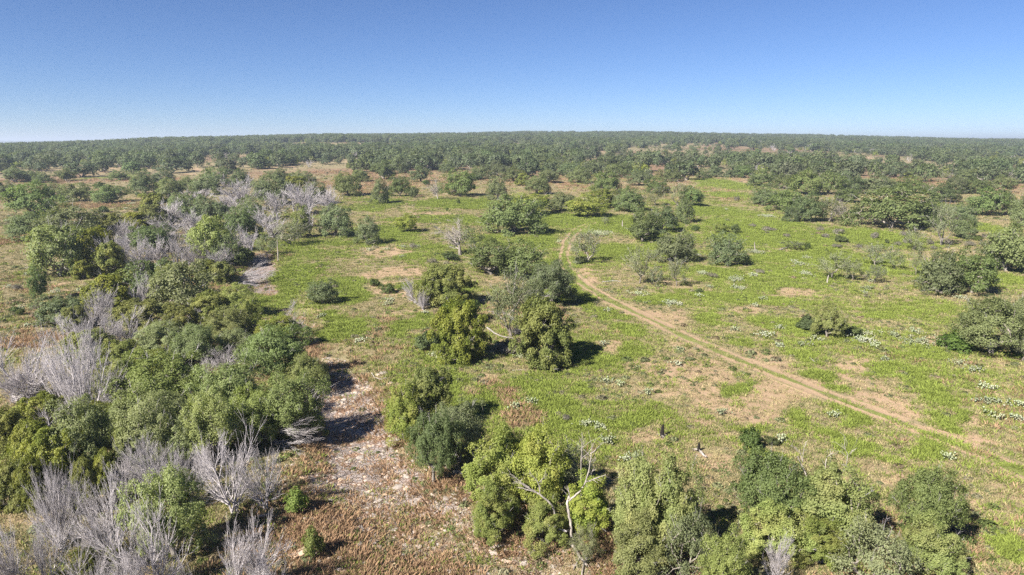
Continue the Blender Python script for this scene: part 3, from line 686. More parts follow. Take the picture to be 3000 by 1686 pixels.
# ------------------------------------------------------------------ hand placed plants: kind crop X top base width [label]
ZONES = {
'upper creek thicket': ('in the upper creek thicket', """
o A 255 730 905 300 dark leaning live oak at the left end of the upper creek thicket
o A 560 695 960 430 broad domed live oak at the left end of the upper creek thicket
l A 460 860 1180 340 bright green live oak with forked trunk in front of the upper creek thicket
j A 690 850 1130 270
j A 820 955 1175 190 yellow-green juniper in front of the dark junipers, beside grey dead junipers
j A 640 1075 1205 140 small yellow-green juniper at the foot of the forked live oak
o A 320 1140 1365 125 thin small oak standing alone left of the big creek grove
j A 1170 575 760 210
j A 1150 660 830 190
j A 1030 715 870 240
j A 880 720 880 220
o A 1390 585 770 230
o A 1570 615 810 280
o A 1160 825 1000 240
l A 1600 785 1085 330 large pale crowned oak amid the grey dead junipers of the upper thicket
o A 1830 700 900 240
o A 1900 605 770 190
o A 1700 890 1100 240
b A 1850 975 1115 160 dark bush at the creek end of the upper thicket, above the pale rock
o A 2050 455 640 260
j A 2240 445 600 250
e A 2275 665 895 160 bright green upright elm standing in front of grey dead trees, edge of meadow
o A 2110 390 480 170
o A 2290 400 490 160
o A 2380 500 640 220
d A 1820 515 700 270
d A 1530 560 650 230
d A 1720 620 750 200
d A 2080 595 750 210
d A 2230 545 720 220
d A 2330 550 730 220
d A 2480 570 700 170
d A 2360 690 820 160
m A 2190 790 945 250 grey brown tangled half bare tree at the meadow edge of the upper thicket
d A 2050 755 900 210
d A 1290 665 810 190
d A 1285 775 905 230
d A 1450 735 855 170
d A 960 805 960 190
d A 970 925 1140 210
d A 1060 960 1165 190
d A 1210 955 1120 180
d A 1330 945 1115 180
d A 1480 975 1115 160
d A 1580 955 1105 170
d A 1450 845 970 100
d A 1765 865 1040 160
d A 1900 875 1010 160
d A 1310 890 1000 210
d A 860 775 880 170
d A 1660 1010 1140 150
m A 2020 875 1045 180 small olive tree beside a bare white pole at the creek mouth
o A 2530 685 882 230 open crowned oak with several grey trunks beside the far end of creek
d A 1990 700 830 180
d A 1640 690 800 170
"""),
'creek grove': ('in the big grove beside the creek', """
j D 740 200 400 240
j D 830 165 430 270
j D 960 125 340 260
o D 1200 75 330 330
l D 1430 95 390 350 grey green oak with bare twigs at the top of the big creek grove
j D 1700 55 210 170
j D 1580 45 190 190
e D 1790 225 430 290 dark green rounded elm on the meadow side of the big creek grove
j D 1600 295 490 270
e D 1880 335 570 210 yellow-green elm below the dark rounded elm in the creek grove
e D 1730 405 650 350 broad olive green elm in the middle of the big creek grove
j D 1100 350 570 310
j D 1400 395 610 310
l D 1250 535 780 350
l D 1500 555 810 310
j D 560 395 560 200
o D 470 330 530 250 round dark oak at the left edge of the creek grove beside brown ground
j D 690 580 820 290
j D 920 660 870 270
j D 1110 735 920 310
j D 1320 650 820 170
e D 2110 465 660 260 yellow-green elm with bare twisted limbs at the right edge of creek grove
l D 2090 590 930 440 large pale oak spreading over the shaded creek bank
l D 1790 580 760 240
l D 2310 770 1010 300 pale oak overhanging the dark shadow on the creek gravel
l D 1230 795 1260 520 largest pale green oak in the centre of the creek grove
l D 1160 1060 1440 470
l D 1750 860 1300 400
l D 2210 955 1370 410 pale oak at the creek bank above the fallen dead juniper
j D 940 795 1080 280
j D 830 855 1040 220
l D 1700 1080 1360 350
j D 790 1120 1440 270
j D 330 1080 1380 320
j D 90 1190 1520 300 dark olive juniper at the left photo edge below the big dead juniper
e D 2130 1165 1370 220
l G 1120 160 620 360
j G 470 330 800 360
l G 1420 260 600 300
j G 960 330 700 260
j G 240 300 720 320
l G 700 150 660 380
l G 1620 100 560 340
l G 1950 60 420 300 pale oak on the bank directly above the fallen dead juniper twigs
d D 1030 190 430 170
d D 720 305 540 230
d D 800 440 720 220
d D 950 475 690 210
d D 620 500 680 260
d D 260 720 1110 460 widest bare grey dead juniper at the left edge of the creek grove
d D 540 700 1250 330
d D 660 730 1400 330 tallest bare grey dead juniper beside dark junipers on the left
d D 90 860 1120 260
d D 850 1010 1290 220
d D 980 1040 1280 170
d D 1690 715 910 240
d D 1530 805 950 160
d D 1340 425 560 160
d D 2210 425 620 200
d D 1480 640 800 150
d D 420 1200 1430 260
d D 1130 640 800 150
"""),
'dead thicket': ('in the lower dead thicket', """
j G 120 555 930 330 dense olive juniper at the left edge above the dead thicket
j G 300 535 930 270
j G 650 550 950 240
j G 830 480 800 200
l G 1320 650 1260 470 leaning live oak with pale trunk surrounded by bare grey dead junipers
j G 640 1220 1500 230
j G 860 1190 1420 200
l G 1090 550 740 200
d G 480 640 1290 440
d G 1380 480 980 420
d G 720 620 1120 340
d G 140 890 1560 440
d G 380 980 1560 400
d G 880 760 1330 430
d G 1210 890 1620 560 radiating bare dead juniper at the bottom below the leaning oak
d G 1190 390 850 380
d G 1000 560 900 330
d G 1780 370 1010 470 large feathery silver dead juniper beside the brown creek weeds
d G 2010 420 960 330
d G 1800 930 1660 470 feathery silver dead juniper at the bottom beside the creek weeds
d G 1960 1020 1560 360
d G 1660 310 560 190
d G 1600 440 720 220
d G 740 1220 1700 380
d G 2090 1180 1700 240
d G 1500 1180 1640 220
d G 1010 1250 1750 300
d G 1480 270 450 130
y G 2250 755 960 200 small bright green bush among red brown weeds by the creek
y G 2380 1050 1300 180 low green weedy bush beside the flat grey slab
"""),
'foreground row': ('in the row of trees below the meadow', """
j E 620 780 1320 440 tall olive juniper with pale twigs at the creek corner
e E 480 900 1400 320 yellow-green elm hugging the right bank of the gravel creek
o E 880 1070 1560 480 blue green oak with grey twigs in front of the tall olive juniper
o H 700 150 730 400 dark leafy oak above the stony creek flat
e H 1180 230 880 480 broad yellow-green elm crown left of the white dead tree
e H 1480 220 900 440 yellow-green elm crown behind the bare white limbs
e H 1150 640 1130 380 lowest yellow-green elm overhanging the stony creek flat
m H 1730 380 800 330 thin grey green tree behind the white dead tree
e H 1850 620 1080 380 green elm directly beside the white dead tree
e H 1560 790 1190 330 green elm below the bare white limbs
m H 1830 1000 1330 260 small twiggy green tree beside the fallen grey log
e H 2270 420 1200 500 tall green elm in front of the charred stump
e H 2480 450 1330 460 broad green elm right of the tall elm by the charred stump
e H 2240 880 1430 460 bright green elm low in front of the two tall elms
m H 2600 860 1500 420 twiggy dull green tree at the bottom between two dark crowns
l I 280 1030 1620 360 pale green oak at the bottom beside the pale dead feathery tree
o I 640 450 1050 560 wide dark oak crown with many bare white twigs, left half
e I 1100 480 1170 560 wide olive crown with bare white branches on top
e I 700 800 1270 560 green elm under the wide crown with white twigs
e I 1040 930 1330 360 bright green elm low beside the reddish bare ground
o I 1780 560 1180 520 rounded dark green oak at the right end of the foreground row
e I 1850 900 1420 460 olive green elm below the rounded oak at the right end
d I 690 1030 1540 240 pale conical dead tree with drooping twigs at the bottom edge
m I 1400 930 1560 640 half bare tree with long grey limbs at the bottom right
b I 515 300 478 165 small dark green bush-like tree standing alone below the dirt track
b I 670 365 440 110 low green bush just right of the small lone dark tree
"""),
'centre clump': ('in the clump of trees left of the track', """
k B 900 755 1025 360 dying oak with bare grey limbs and thick pale trunk
b B 820 995 1070 150 dark green bush at the foot of the dying grey oak
s B 690 1045 1090 80 small grey shrub in front of the dying grey oak
o B 1130 915 1170 420 grey green oak at the back of the centre clump
o B 1390 915 1190 360
o B 1580 1085 1400 400 rounded grey oak on the track side of the centre clump
j B 820 1080 1420 410 large dark olive juniper at the left of the centre clump
m B 1280 1110 1640 340 tall thin grey green tree with white trunks in the centre clump
m B 1450 1180 1500 220 sparse tree with white trunks next to the thin grey tree
d B 560 1180 1400 160 low grey dead brush left of the large olive juniper
d B 620 1290 1450 150
j E 880 325 820 380 upright dark juniper with pale flared trunk standing in the meadow
b E 660 545 715 190 dark green bush beside the upright juniper with pale trunk
b E 900 330 520 280
j E 1560 315 850 500 large yellow olive juniper casting a dark shadow on the meadow
d E 1310 490 600 110 small pale dead tree between the two big junipers
d E 1450 220 430 110
s E 1300 630 740 260 grey pile of dead brush between the two big junipers
b B 250 1200 1265 85 small green bush in the meadow left of the dark round bush
b B 350 1235 1315 125 dark round low bush in the meadow left of the centre clump
o D 2440 190 360 210 small round oak standing alone on the green meadow
"""),
'meadow trees': ('on the open meadow', """
e B 500 700 848 190 round dense green tree standing alone in the far meadow
o B 200 750 942 195 small oak with a long shadow standing alone in the meadow
o B 1300 595 858 470 widest oak in the meadow with pale fallen limb at its foot
e B 1440 535 725 270 green elm directly behind the widest meadow oak
b B 885 600 640 30 tiny round crowned sapling in the far meadow
b B 800 663 690 32 tiny green bush right of the sapling in the far meadow
m B 1850 845 1085 250 grey green tree with white trunk beside the curve of the track
b B 1810 1030 1090 110 low bush at the foot of the white trunked tree beside the track
m B 1990 735 790 55 small grey brown dead bush near the end of the track
m B 2250 960 1240 230 slender olive tree group with thin trunks right of the track
m B 2370 1100 1260 130
m B 2530 1040 1262 170
o B 2500 875 1075 290 grey round oak between track and snag
o B 2280 695 922 260
o B 2420 655 852 270
o C 330 855 1095 280 grey green rounded tree with fanning pale stems on the meadow
o C 20 850 1075 140
e C 290 780 855 115 small bright green tree behind the fanning grey tree
b C 390 785 862 75 small green bush behind the fanning grey tree
b C 95 800 845 65 small dark round bush on the far meadow
m C 1130 1000 1205 240 spreading olive tree behind a white broken post-like trunk
m C 1280 1060 1215 190
m C 1450 935 1105 180 slim grey green tree behind the spreading olive tree
m C 1590 980 1135 150
m C 1450 1095 1235 140
o C 1920 1015 1310 330 large dark green tree pair on the right meadow, taller left crown
o C 2180 1000 1310 310 large dark green tree pair on the right meadow, right crown
m C 1760 950 1175 110 thin tree with pale trunk left of the dark tree pair
m C 840 915 985 180 wispy green tree growing from a bent pale trunk on the meadow
m C 1740 840 985 180 sparse pale green tree on the right meadow
m C 1950 620 955 140 tall sparse tree with a white trunk on the right meadow
o C 2110 745 895 190 dark rounded small oak right of the white trunked sparse tree
o C 2440 805 1145 370 large dark oak at the right edge of the meadow
o C 2360 900 1110 250
e F 1085 325 612 230 yellow-green lone tree with pale trunk on the right meadow
b F 940 435 565 140 dark bush attached to the left of the yellow-green lone tree
b F 1260 525 608 150 dark low bush right of the yellow-green lone tree
o F 2330 315 740 520 large grey green oak at the right edge, above pale cactus
b F 2050 555 720 220 dense dark bush at the foot of the large right edge oak
o F 2560 340 700 320
m F 2560 560 790 250
"""),
'far oaks left': ('on the brown flat left of the thicket', """
o A 255 478 738 390 big dark oak standing alone at the far left
o A 590 488 618 230
o A 830 500 628 250 spreading oak with slanting stems on the brown flat
o A 1090 383 565 240
o A 1285 452 592 210
o A 1420 438 560 170
o A 1555 428 570 210
o A 1640 372 512 200
o A 1820 378 512 190
o A 1735 298 410 190
o A 1240 378 475 170
b A 755 470 528 90
b A 780 653 706 78 round green bush alone on the brown flat
b A 1030 668 696 42 tiny bush right of the round green bush on brown flat
e A 1075 553 592 55
o A 1300 288 405 250
o A 620 328 435 230
o A 500 378 465 160
o A 120 363 475 200
o A 40 468 585 170
o A 410 480 590 150
o A 900 390 460 120
o A 330 400 480 150
o A 230 390 470 150
o A 760 300 400 180
o A 1000 320 410 180
"""),
'far oaks centre': ('among the oaks beyond the centre meadow', """
e B 1850 570 735 310 rounded green tree right behind the widest meadow oak
e B 1960 508 665 240
o B 1660 555 695 190
o B 2180 518 692 270
m B 2370 518 652 160
m B 2540 488 655 170
k B 730 452 606 155 pale dead looking oak at the far edge of the meadow
o B 900 388 582 225 rounded oak just right of the pale dead looking oak
o B 1180 438 612 165
j B 1370 403 502 125 dark green round juniper among the grey oaks
o B 1480 428 565 185
o B 290 453 635 155
o B 440 433 582 155
b B 550 508 592 85
o B 320 318 452 195
o B 600 358 472 155
o B 50 408 578 205
o B 440 278 405 160
b B 640 455 500 60
o B 1060 350 450 160
o B 800 320 400 150
o B 1200 340 440 180
o B 1600 300 400 220
o B 1800 360 480 200
o B 2000 410 560 220
o B 2080 330 440 240
o B 1560 380 480 200
o B 2380 440 560 170
o B 1300 370 470 170
o B 150 380 470 150
o B 1000 420 460 120
o B 1720 330 410 170
o B 2250 400 500 180
o B 2500 380 470 150
"""),
'far oaks right': ('among the grey oaks behind the right meadow', """
o C 600 388 505 210
o C 760 418 525 160
o C 930 385 565 270
o C 1100 405 565 210
o C 1280 440 560 200
o C 1460 425 565 260
o C 1600 445 570 220
o C 1600 328 405 230
o C 1430 318 395 190
o C 620 503 645 210
o C 800 538 695 340 wide low grey oak left of the mound-like oak
o C 960 565 772 250
o C 1240 518 625 190
m C 1100 598 775 190 bare looking tree with white forked trunk before the grey oaks
k C 1220 608 755 210
o C 820 668 775 140
o C 1560 515 818 520 huge mound-like oak with dense dome, largest behind the right meadow
o C 1860 605 805 250
o C 1950 488 625 250
o C 2100 638 755 210
o C 2300 528 725 270
o C 2420 528 725 150
o C 2550 588 805 170
o C 60 508 655 190
o C 10 600 780 160
b C 840 318 372 78
o C 1755 328 402 95
o C 2050 440 560 180
o C 2200 450 560 200
o C 2400 430 550 180
o C 2150 380 480 220
o C 1750 440 560 160
o C 450 350 440 160
o C 250 350 435 120
o C 380 360 440 120
o C 150 370 445 100
"""),
'meadow shrubs': ('on the right meadow', """
s C 1040 803 842 58
s C 1180 818 872 85
s C 1080 858 897 68
s C 780 858 892 58
s C 1450 848 902 64
b C 1190 878 932 95
s C 1160 938 972 84
s C 1330 938 972 54
b C 1540 903 942 38
s C 1620 918 957 54
s C 1860 898 948 64
s C 1690 898 938 74
s C 2160 913 958 84
s C 640 808 842 124
s C 525 783 812 54
s C 410 578 617 48
s C 1660 838 882 64
s C 1890 948 982 44
s C 225 1153 1197 84 round grey shrub beside pale cactus on the right meadow
s C 580 1128 1163 84
b C 125 1273 1312 58
b C 940 925 985 45
b C 2230 880 920 60
s C 2000 900 950 60
s C 2280 860 900 60
s E 1690 1190 1240 80
s D 130 210 260 80
b D 110 380 430 90
s D 280 360 400 70
b D 160 395 450 60
s B 540 930 970 60
"""),
}
ORD = 'first second third fourth fifth sixth seventh eighth ninth tenth eleventh twelfth thirteenth fourteenth fifteenth sixteenth seventeenth eighteenth nineteenth twentieth'.split()
_o9 = ORD[:9]
for _a, _b in (('twenty-', 'thirtieth'), ('thirty-', 'fortieth'), ('forty-', 'fiftieth'), ('fifty-', 'sixtieth'), ('sixty-', 'seventieth'), ('seventy-', 'eightieth')):
    ORD += [_a+o for o in _o9] + [_b]
LOOK = {'o': 'live oak', 'l': 'pale green live oak', 'e': 'leafy elm', 'j': 'olive juniper', 'm': 'sparse mesquite', 'd': 'bare grey dead juniper', 'b': 'dark green bush', 's': 'grey shrub', 'k': 'dying oak', 'y': 'bright green bush'}
PLACED = []
rng_p = np.random.default_rng(11)
for zone, (phrase, txt) in ZONES.items():
    rows = []
    for line in txt.strip().splitlines():
        f = line.split(None, 6)
        k, c = f[0], f[1]; X, T, Bs, W = map(float, f[2:6]); lab = f[6] if len(f) > 6 else None
        px, by = src(c, X, Bs); _, ty = src(c, X, T)
        g = at(px, by); dep = project(*g)[2]
        w = W/2.576/FPX*dep
        if k in 'jbsyd':                                   # crown reaches the ground: move the stem to the crown's middle
            g2 = g + np.array([g[0], g[1], 0])/np.hypot(g[0], g[1])*w*0.22
            g2[2] = float(terrain(g2[0:1], g2[1:2])[0]); g = g2
        t = ray(px, ty); q = t*(g[1]/t[1]); h = (CAM_H+q[2]-g[2])*0.95
        dep_a = math.atan2(CAM_H-g[2]-0.5*h, math.hypot(g[0], g[1])); K = h*math.cos(dep_a); s_ = 0.42*w*math.sin(dep_a)   # rounded crowns: their far side makes the upper outline
        if k != 'd': h = max(0.6*h, (K*K-s_*s_)/(K*math.cos(dep_a)))
        h = max(h, 0.4)
        rows.append([k, px, g, w, h, lab])
    for k in set(r[0] for r in rows):
        un = sorted([r for r in rows if r[0] == k and r[5] is None], key=lambda r: r[1])
        for i, r in enumerate(un):
            r[5] = f'{ORD[i]} {LOOK[k]} from left {phrase}' if len(un) > 1 else f'plain {LOOK[k]} {phrase}'
    for i, (k, px, g, w, h, lab) in enumerate(rows):
        d = math.hypot(g[0], g[1])
        tier = 'hi' if d < 105 else ('mid' if d < 420 else 'far')
        if (k, tier) not in NVAR: tier = 'mid' if (k, 'mid') in NVAR else 'hi'
        tl = rng_p.normal(0, 0.05, 2)
        if k == 'd': tl = rng_p.normal(0, 0.12, 2) + np.array([0.0, 0.22])
        PLACED.append((g[0], g[1], w))
        zs = {'creek grove': (1.35, 1.32) if k == 'd' else (1.3, 1.12), 'upper creek thicket': (1.45, 1.42) if k == 'd' else (1.2, 1.12), 'dead thicket': (1.12, 1.05), 'foreground row': (1.02, 0.93)}.get(zone, (1.08, 1.0))
        w2, h2 = w*zs[0]*rng_p.uniform(0.95, 1.1), h*zs[1]*(1.12 if k in 'ol' else 1.03)
        plant(k, tier, int(rng_p.integers(0, 50)), (g[0], g[1], g[2]-0.03), w2, h2, rng_p.uniform(0, 6.28) if k != 'k' else 0, lab, zone if zone != 'foreground row' else 'foreground trees', (tl[0], tl[1]))

# ------------------------------------------------------------------ snags, stumps, logs: limb by limb at their own distance
def limbs(name, base_px, lines, mat, label, cat, k=6, dz=0.0):
    """lines: list of (part, [(px,py),...], r0, r1); limbs lie round the vertical plane through the base, bowed in depth"""
    b = at(*base_px); e = bpy.data.objects.new(name, None); COL.objects.link(e); e.location = b
    rng = np.random.default_rng(int(base_px[0])); groups = {}
    for part, pts, r0, r1 in lines:
        Q = []
        for i, (px, py) in enumerate(pts):
            d = ray(px, py); t = b[1]/d[1]; p = d*t + np.array([0, 0, CAM_H]) - b
            Q.append(p)
        Q = np.array(Q); n = 4*len(Q); s = np.linspace(0, len(Q)-1, n)
        P = np.stack([np.interp(s, np.arange(len(Q)), Q[:, a]) for a in range(3)], 1)
        for _ in range(2):
            P[1:-1] = (P[:-2]+2*P[1:-1]+P[2:])/4
        bow = rng.normal(0, 0.12)*np.linalg.norm(P[-1]-P[0])
        if abs(P[0, 0])+abs(P[0, 2]) > 0.3: P[:, 1] += bow*np.linspace(0, 1, n)
        else: P[:, 1] += bow*np.linspace(0, 1, n)**2
        P += rng.normal(0, 0.012, P.shape)
        R = 0.58*np.linspace(r0, r1, n)*(1+rng.normal(0, 0.09, n))
        groups.setdefault(part, []).append(tubes(P[None], R[None], k))
        if part == 'twigs' or r1 < 0.035:
            a = (P[None], R[None]); a2 = kids(rng, a, 7, (0.35, 0.98), 0.7, 0.35, 0.05, 0.012, 0.4, 4, 0.3)
            groups.setdefault('twigs', []).append(tubes(*a2, 3))
    for part, ps in groups.items():
        if part == 'limb':
            for q in ps: new_obj('limb', make_mesh('limb', q[0], [q[1]], mat, True), e)
        else:
            V, F = join(ps); new_obj(part, make_mesh(part, V, [F], mat, True), e)
    tag(e, label, cat)
    return e
def S_(c, pts): return [src(c, *p) for p in pts]
limbs('dead_tree', src('H', 1740, 1185), [
  ('trunk', S_('H', [(1742, 1190), (1735, 1040), (1715, 950), (1705, 890), (1725, 850)]), 0.17, 0.11),
  ('limb', S_('H', [(1725, 850), (1800, 780), (1840, 715), (1870, 600), (1880, 500), (1895, 400)]), 0.10, 0.03),
  ('limb', S_('H', [(1840, 715), (1900, 690), (1995, 655)]), 0.08, 0.03),
  ('limb', S_('H', [(1880, 500), (1930, 460), (1965, 410)]), 0.06, 0.02),
  ('limb', S_('H', [(1725, 850), (1718, 790), (1710, 750)]), 0.07, 0.03),
  ('limb', S_('H', [(1850, 680), (1890, 640), (1910, 590)]), 0.05, 0.02)], M['white'], 'bare white dead tree with forked limbs rising above the green elms', 'dead tree')
limbs('dead_tree', src('H', 1830, 960), [
  ('trunk', S_('H', [(1814, 960), (1808, 590), (1815, 500), (1818, 420)]), 0.09, 0.03),
  ('limb', S_('H', [(1812, 560), (1825, 480), (1820, 350)]), 0.05, 0.015)], M['white'], 'thin white dead pole left of the forked white dead tree', 'dead tree')
limbs('dead_tree', src('H', 1650, 1190), [
  ('trunk', S_('H', [(1650, 1190), (1600, 890), (1490, 800)]), 0.14, 0.09),
  ('limb', S_('H', [(1490, 800), (1380, 740), (1320, 680), (1270, 645)]), 0.09, 0.03),
  ('limb', S_('H', [(1490, 800), (1400, 770), (1335, 755)]), 0.07, 0.025),
  ('limb', S_('H', [(1420, 755), (1350, 715), (1300, 708)]), 0.06, 0.025),
  ('limb', S_('H', [(1500, 800), (1490, 720), (1450, 660), (1420, 630)]), 0.06, 0.02),
  ('limb', S_('H', [(1490, 720), (1530, 680), (1540, 640)]), 0.05, 0.02)], M['white'], 'leaning white dead limbs reaching left through the yellow-green elm', 'dead tree')
limbs('fallen_branch', src('H', 1700, 1200), [
  ('limb', S_('H', [(1700, 1085), (1600, 1055), (1530, 1020), (1460, 1000), (1405, 990)]), 0.12, 0.03),
  ('limb', S_('H', [(1540, 1030), (1525, 1070), (1515, 1100)]), 0.05, 0.02)], M['dead'], 'arched grey dead branch hanging below the white dead tree', 'branch')
limbs('dead_tree', src('I', 1010, 1130), [
  ('trunk', S_('I', [(1010, 1135), (990, 900), (960, 700), (905, 560)]), 0.13, 0.05),
  ('limb', S_('I', [(905, 560), (890, 500), (850, 455), (800, 425)]), 0.05, 0.015),
  ('limb', S_('I', [(905, 560), (915, 490), (940, 430)]), 0.045, 0.015),
  ('limb', S_('I', [(980, 800), (1080, 640), (1090, 540), (1150, 500)]), 0.06, 0.015),
  ('limb', S_('I', [(1000, 900), (1150, 720), (1250, 600), (1262, 510), (1220, 440)]), 0.08, 0.015),
  ('limb', S_('I', [(1262, 510), (1280, 475), (1310, 460)]), 0.04, 0.012),
  ('limb', S_('I', [(1250, 600), (1190, 575)]), 0.04, 0.012)], M['white'], 'bare pale branches sticking out above the wide dark oak crown', 'dead tree')
def flat_log(name, c, pts, r0, r1, mat, label, cat='log', side=()):
    G = np.array([at(*src(c, *p)) for p in pts]); e = bpy.data.objects.new(name, None); COL.objects.link(e); e.location = G[0]
    rng = np.random.default_rng(int(abs(G[0, 0]*100)))
    def one(Gp, ra, rb):
        n = 5*len(Gp); s = np.linspace(0, len(Gp)-1, n); P = np.stack([np.interp(s, np.arange(len(Gp)), Gp[:, a]) for a in range(3)], 1)
        P[:, 2] = terrain(P[:, 0], P[:, 1]) + np.linspace(ra, rb, n)*0.8 + rng.uniform(0, 0.12, n)*(np.linspace(0, 1, n)) + 0.04
        P -= G[0]; return tubes(P[None], (np.linspace(ra, rb, n)*(1+rng.normal(0, 0.07, n)))[None], 6)
    V, F = one(G, r0, r1); new_obj('trunk', make_mesh('log_trunk', V, [F], mat, True), e)
    for pts2, ra, rb in side:
        V, F = one(np.array([at(*src(c, *p)) for p in pts2]), ra, rb); new_obj('limb', make_mesh('log_limb', V, [F], mat, True), e)
    tag(e, label, cat)
flat_log('fallen_log', 'H', [(1670, 1090), (1700, 1160), (1760, 1230), (1800, 1300), (1860, 1370)], 0.13, 0.08, M['bark'], 'long grey fallen log below the white dead tree on bare ground',
         side=[([(1800, 1290), (1770, 1350), (1750, 1390)], 0.07, 0.03), ([(1840, 1330), (1900, 1290)], 0.06, 0.03), ([(1830, 1340), (1815, 1417), (1820, 1460)], 0.07, 0.03)])
flat_log('fallen_branch', 'H', [(1370, 1225), (1420, 1160), (1460, 1130), (1440, 1095), (1350, 1090)], 0.06, 0.025, M['bark'], 'forked dead branch lying on pinkish bare ground by the stony flat', 'branch',
         side=[([(1440, 1100), (1290, 1115)], 0.04, 0.02)])
flat_log('fallen_branch', 'E', [(1100, 550), (1160, 595), (1220, 620), (1300, 630)], 0.13, 0.06, M['white'], 'pale fallen branch on yellow grass between the two big junipers', 'branch')
flat_log('fallen_branch', 'E', [(230, 890), (250, 925), (300, 940), (345, 930)], 0.06, 0.03, M['white'], 'curved pale stick on the grassy bank above the creek gravel', 'branch')
flat_log('fallen_branch', 'E', [(1290, 870), (1340, 868), (1390, 866)], 0.05, 0.02, M['white'], 'short thin stick in the grass left of the big juniper trunk', 'branch')
flat_log('fallen_branch', 'B', [(1390, 790), (1430, 795), (1465, 820), (1475, 850)], 0.16, 0.08, M['white'], 'pale arched limb on the ground right of the widest meadow oak', 'branch')
flat_log('fallen_branch', 'C', [(730, 995), (760, 980), (800, 972)], 0.16, 0.10, M['white'], 'bent pale trunk under the wispy tree on the meadow', 'branch')
flat_log('fallen_branch', 'B', [(1970, 1232), (2040, 1225), (2110, 1228)], 0.08, 0.04, M['dead'], 'thin dead branch on the meadow left of slender olive trees', 'branch')
flat_log('fallen_log', 'I', [(135, 495), (155, 520), (180, 540)], 0.11, 0.06, M['white'], 'short white rotten log below the second small stump', 'log')
flat_log('fallen_branch', 'F', [(960, 775), (985, 800), (1010, 815)], 0.07, 0.03, M['white'], 'small pale stick on the grass right of the track', 'branch')
# feathery juniper fallen towards the gravel
for i, (bx, by, rot, L, lab) in enumerate([(('G', 1900, 350), None, 0.25, 7.2, 'fallen grey dead juniper lying with its feathery top toward the creek gravel'),
                                          (('G', 1980, 400), None, -0.35, 5.4, 'lower fallen dead juniper with drooping twigs beside the creek gravel'),
                                          (('A', 1760, 1240), None, 0.35, 7.0, 'grey fallen dead tree lying by the upper creek rock')]):
    g = at(*src(*bx)); W, H, parts = proto('d', 'hi', 3+i)
    e = bpy.data.objects.new('fallen_juniper', None); COL.objects.link(e); e.location = (g[0], g[1], g[2]+0.5)
    e.rotation_euler = (0, math.radians(76), rot); s = L/H; e.scale = (s*0.7, s*0.7, s)
    for n, me in parts.items(): new_obj(n, me, e)
    tag(e, lab, 'dead tree')
# posts / snags standing on the meadow
def snag(c, X, T, Bs, r, mat, label, lean=0.0, cat='dead trunk', name='broken_trunk', roots=0):
    px, by = src(c, X, Bs); _, ty = src(c, X, T); g = at(px, by); t = ray(px, ty); q = t*(g[1]/t[1]); h = CAM_H+q[2]-g[2]
    rng = np.random.default_rng(int(px)); s = np.linspace(0, 1, 9)
    P = np.stack([lean*h*s**1.5, 0.05*np.sin(3*s), -0.1+(h+0.1)*s], 1); R = r*(1.35-0.6*s**0.5)*(1+rng.normal(0, 0.06, 9)); R[-1] *= 0.35; R[-2] *= 0.75
    e = bpy.data.objects.new(name, None); COL.objects.link(e); e.location = g
    V, F = tubes(P[None], R[None], 8); V[:, :2] += rng.normal(0, r*0.08, (len(V), 2)); new_obj('trunk', make_mesh('snag_trunk', V, [F], mat, True), e)
    if roots:
        az = rng.uniform(0, 6.28, roots); d = np.stack([np.cos(az), np.sin(az), np.full(roots, -0.12)], 1)
        a = grow(rng, np.tile([0, 0, 0.16], (roots, 1)), d, rng.uniform(0.3, 0.7, roots), 5, 0.15, r*0.28, -0.1)
        V, F = tubes(*a, 5); new_obj('roots', make_mesh('snag_roots', V, [F], M['white'], True), e)
    tag(e, label, cat)
snag('E', 2420, 1272, 1365, 0.15, M['char'], 'black charred stump standing alone on bare ground below the meadow', 0.06, 'stump', 'charred_stump', 9)
snag('I', 122, 418, 480, 0.13, M['char'], 'small charred stump with pale roots behind the green elm', -0.02, 'stump', 'charred_stump', 9)
snag('C', 545, 925, 992, 0.13, M['white'], 'leaning white broken trunk standing alone on the meadow', -0.12)
snag('C', 1090, 1175, 1237, 0.13, M['white'], 'white broken trunk in front of the spreading olive tree', 0.1)
snag('A', 2100, 900, 1072, 0.10, M['white'], 'bare white pole-like dead tree beside the creek mouth', 0.02)
snag('B', 2122, 762, 815, 0.14, M['white'], 'short pale broken trunk beside brush near the track end', -0.05)
snag('C', 1955, 760, 950, 0.13, M['white'], 'tall white bare trunk within the sparse tree on the right meadow', 0.03)
snag('C', 1115, 690, 775, 0.16, M['white'], 'white forked bare trunk in front of the grey oaks', 0.03)

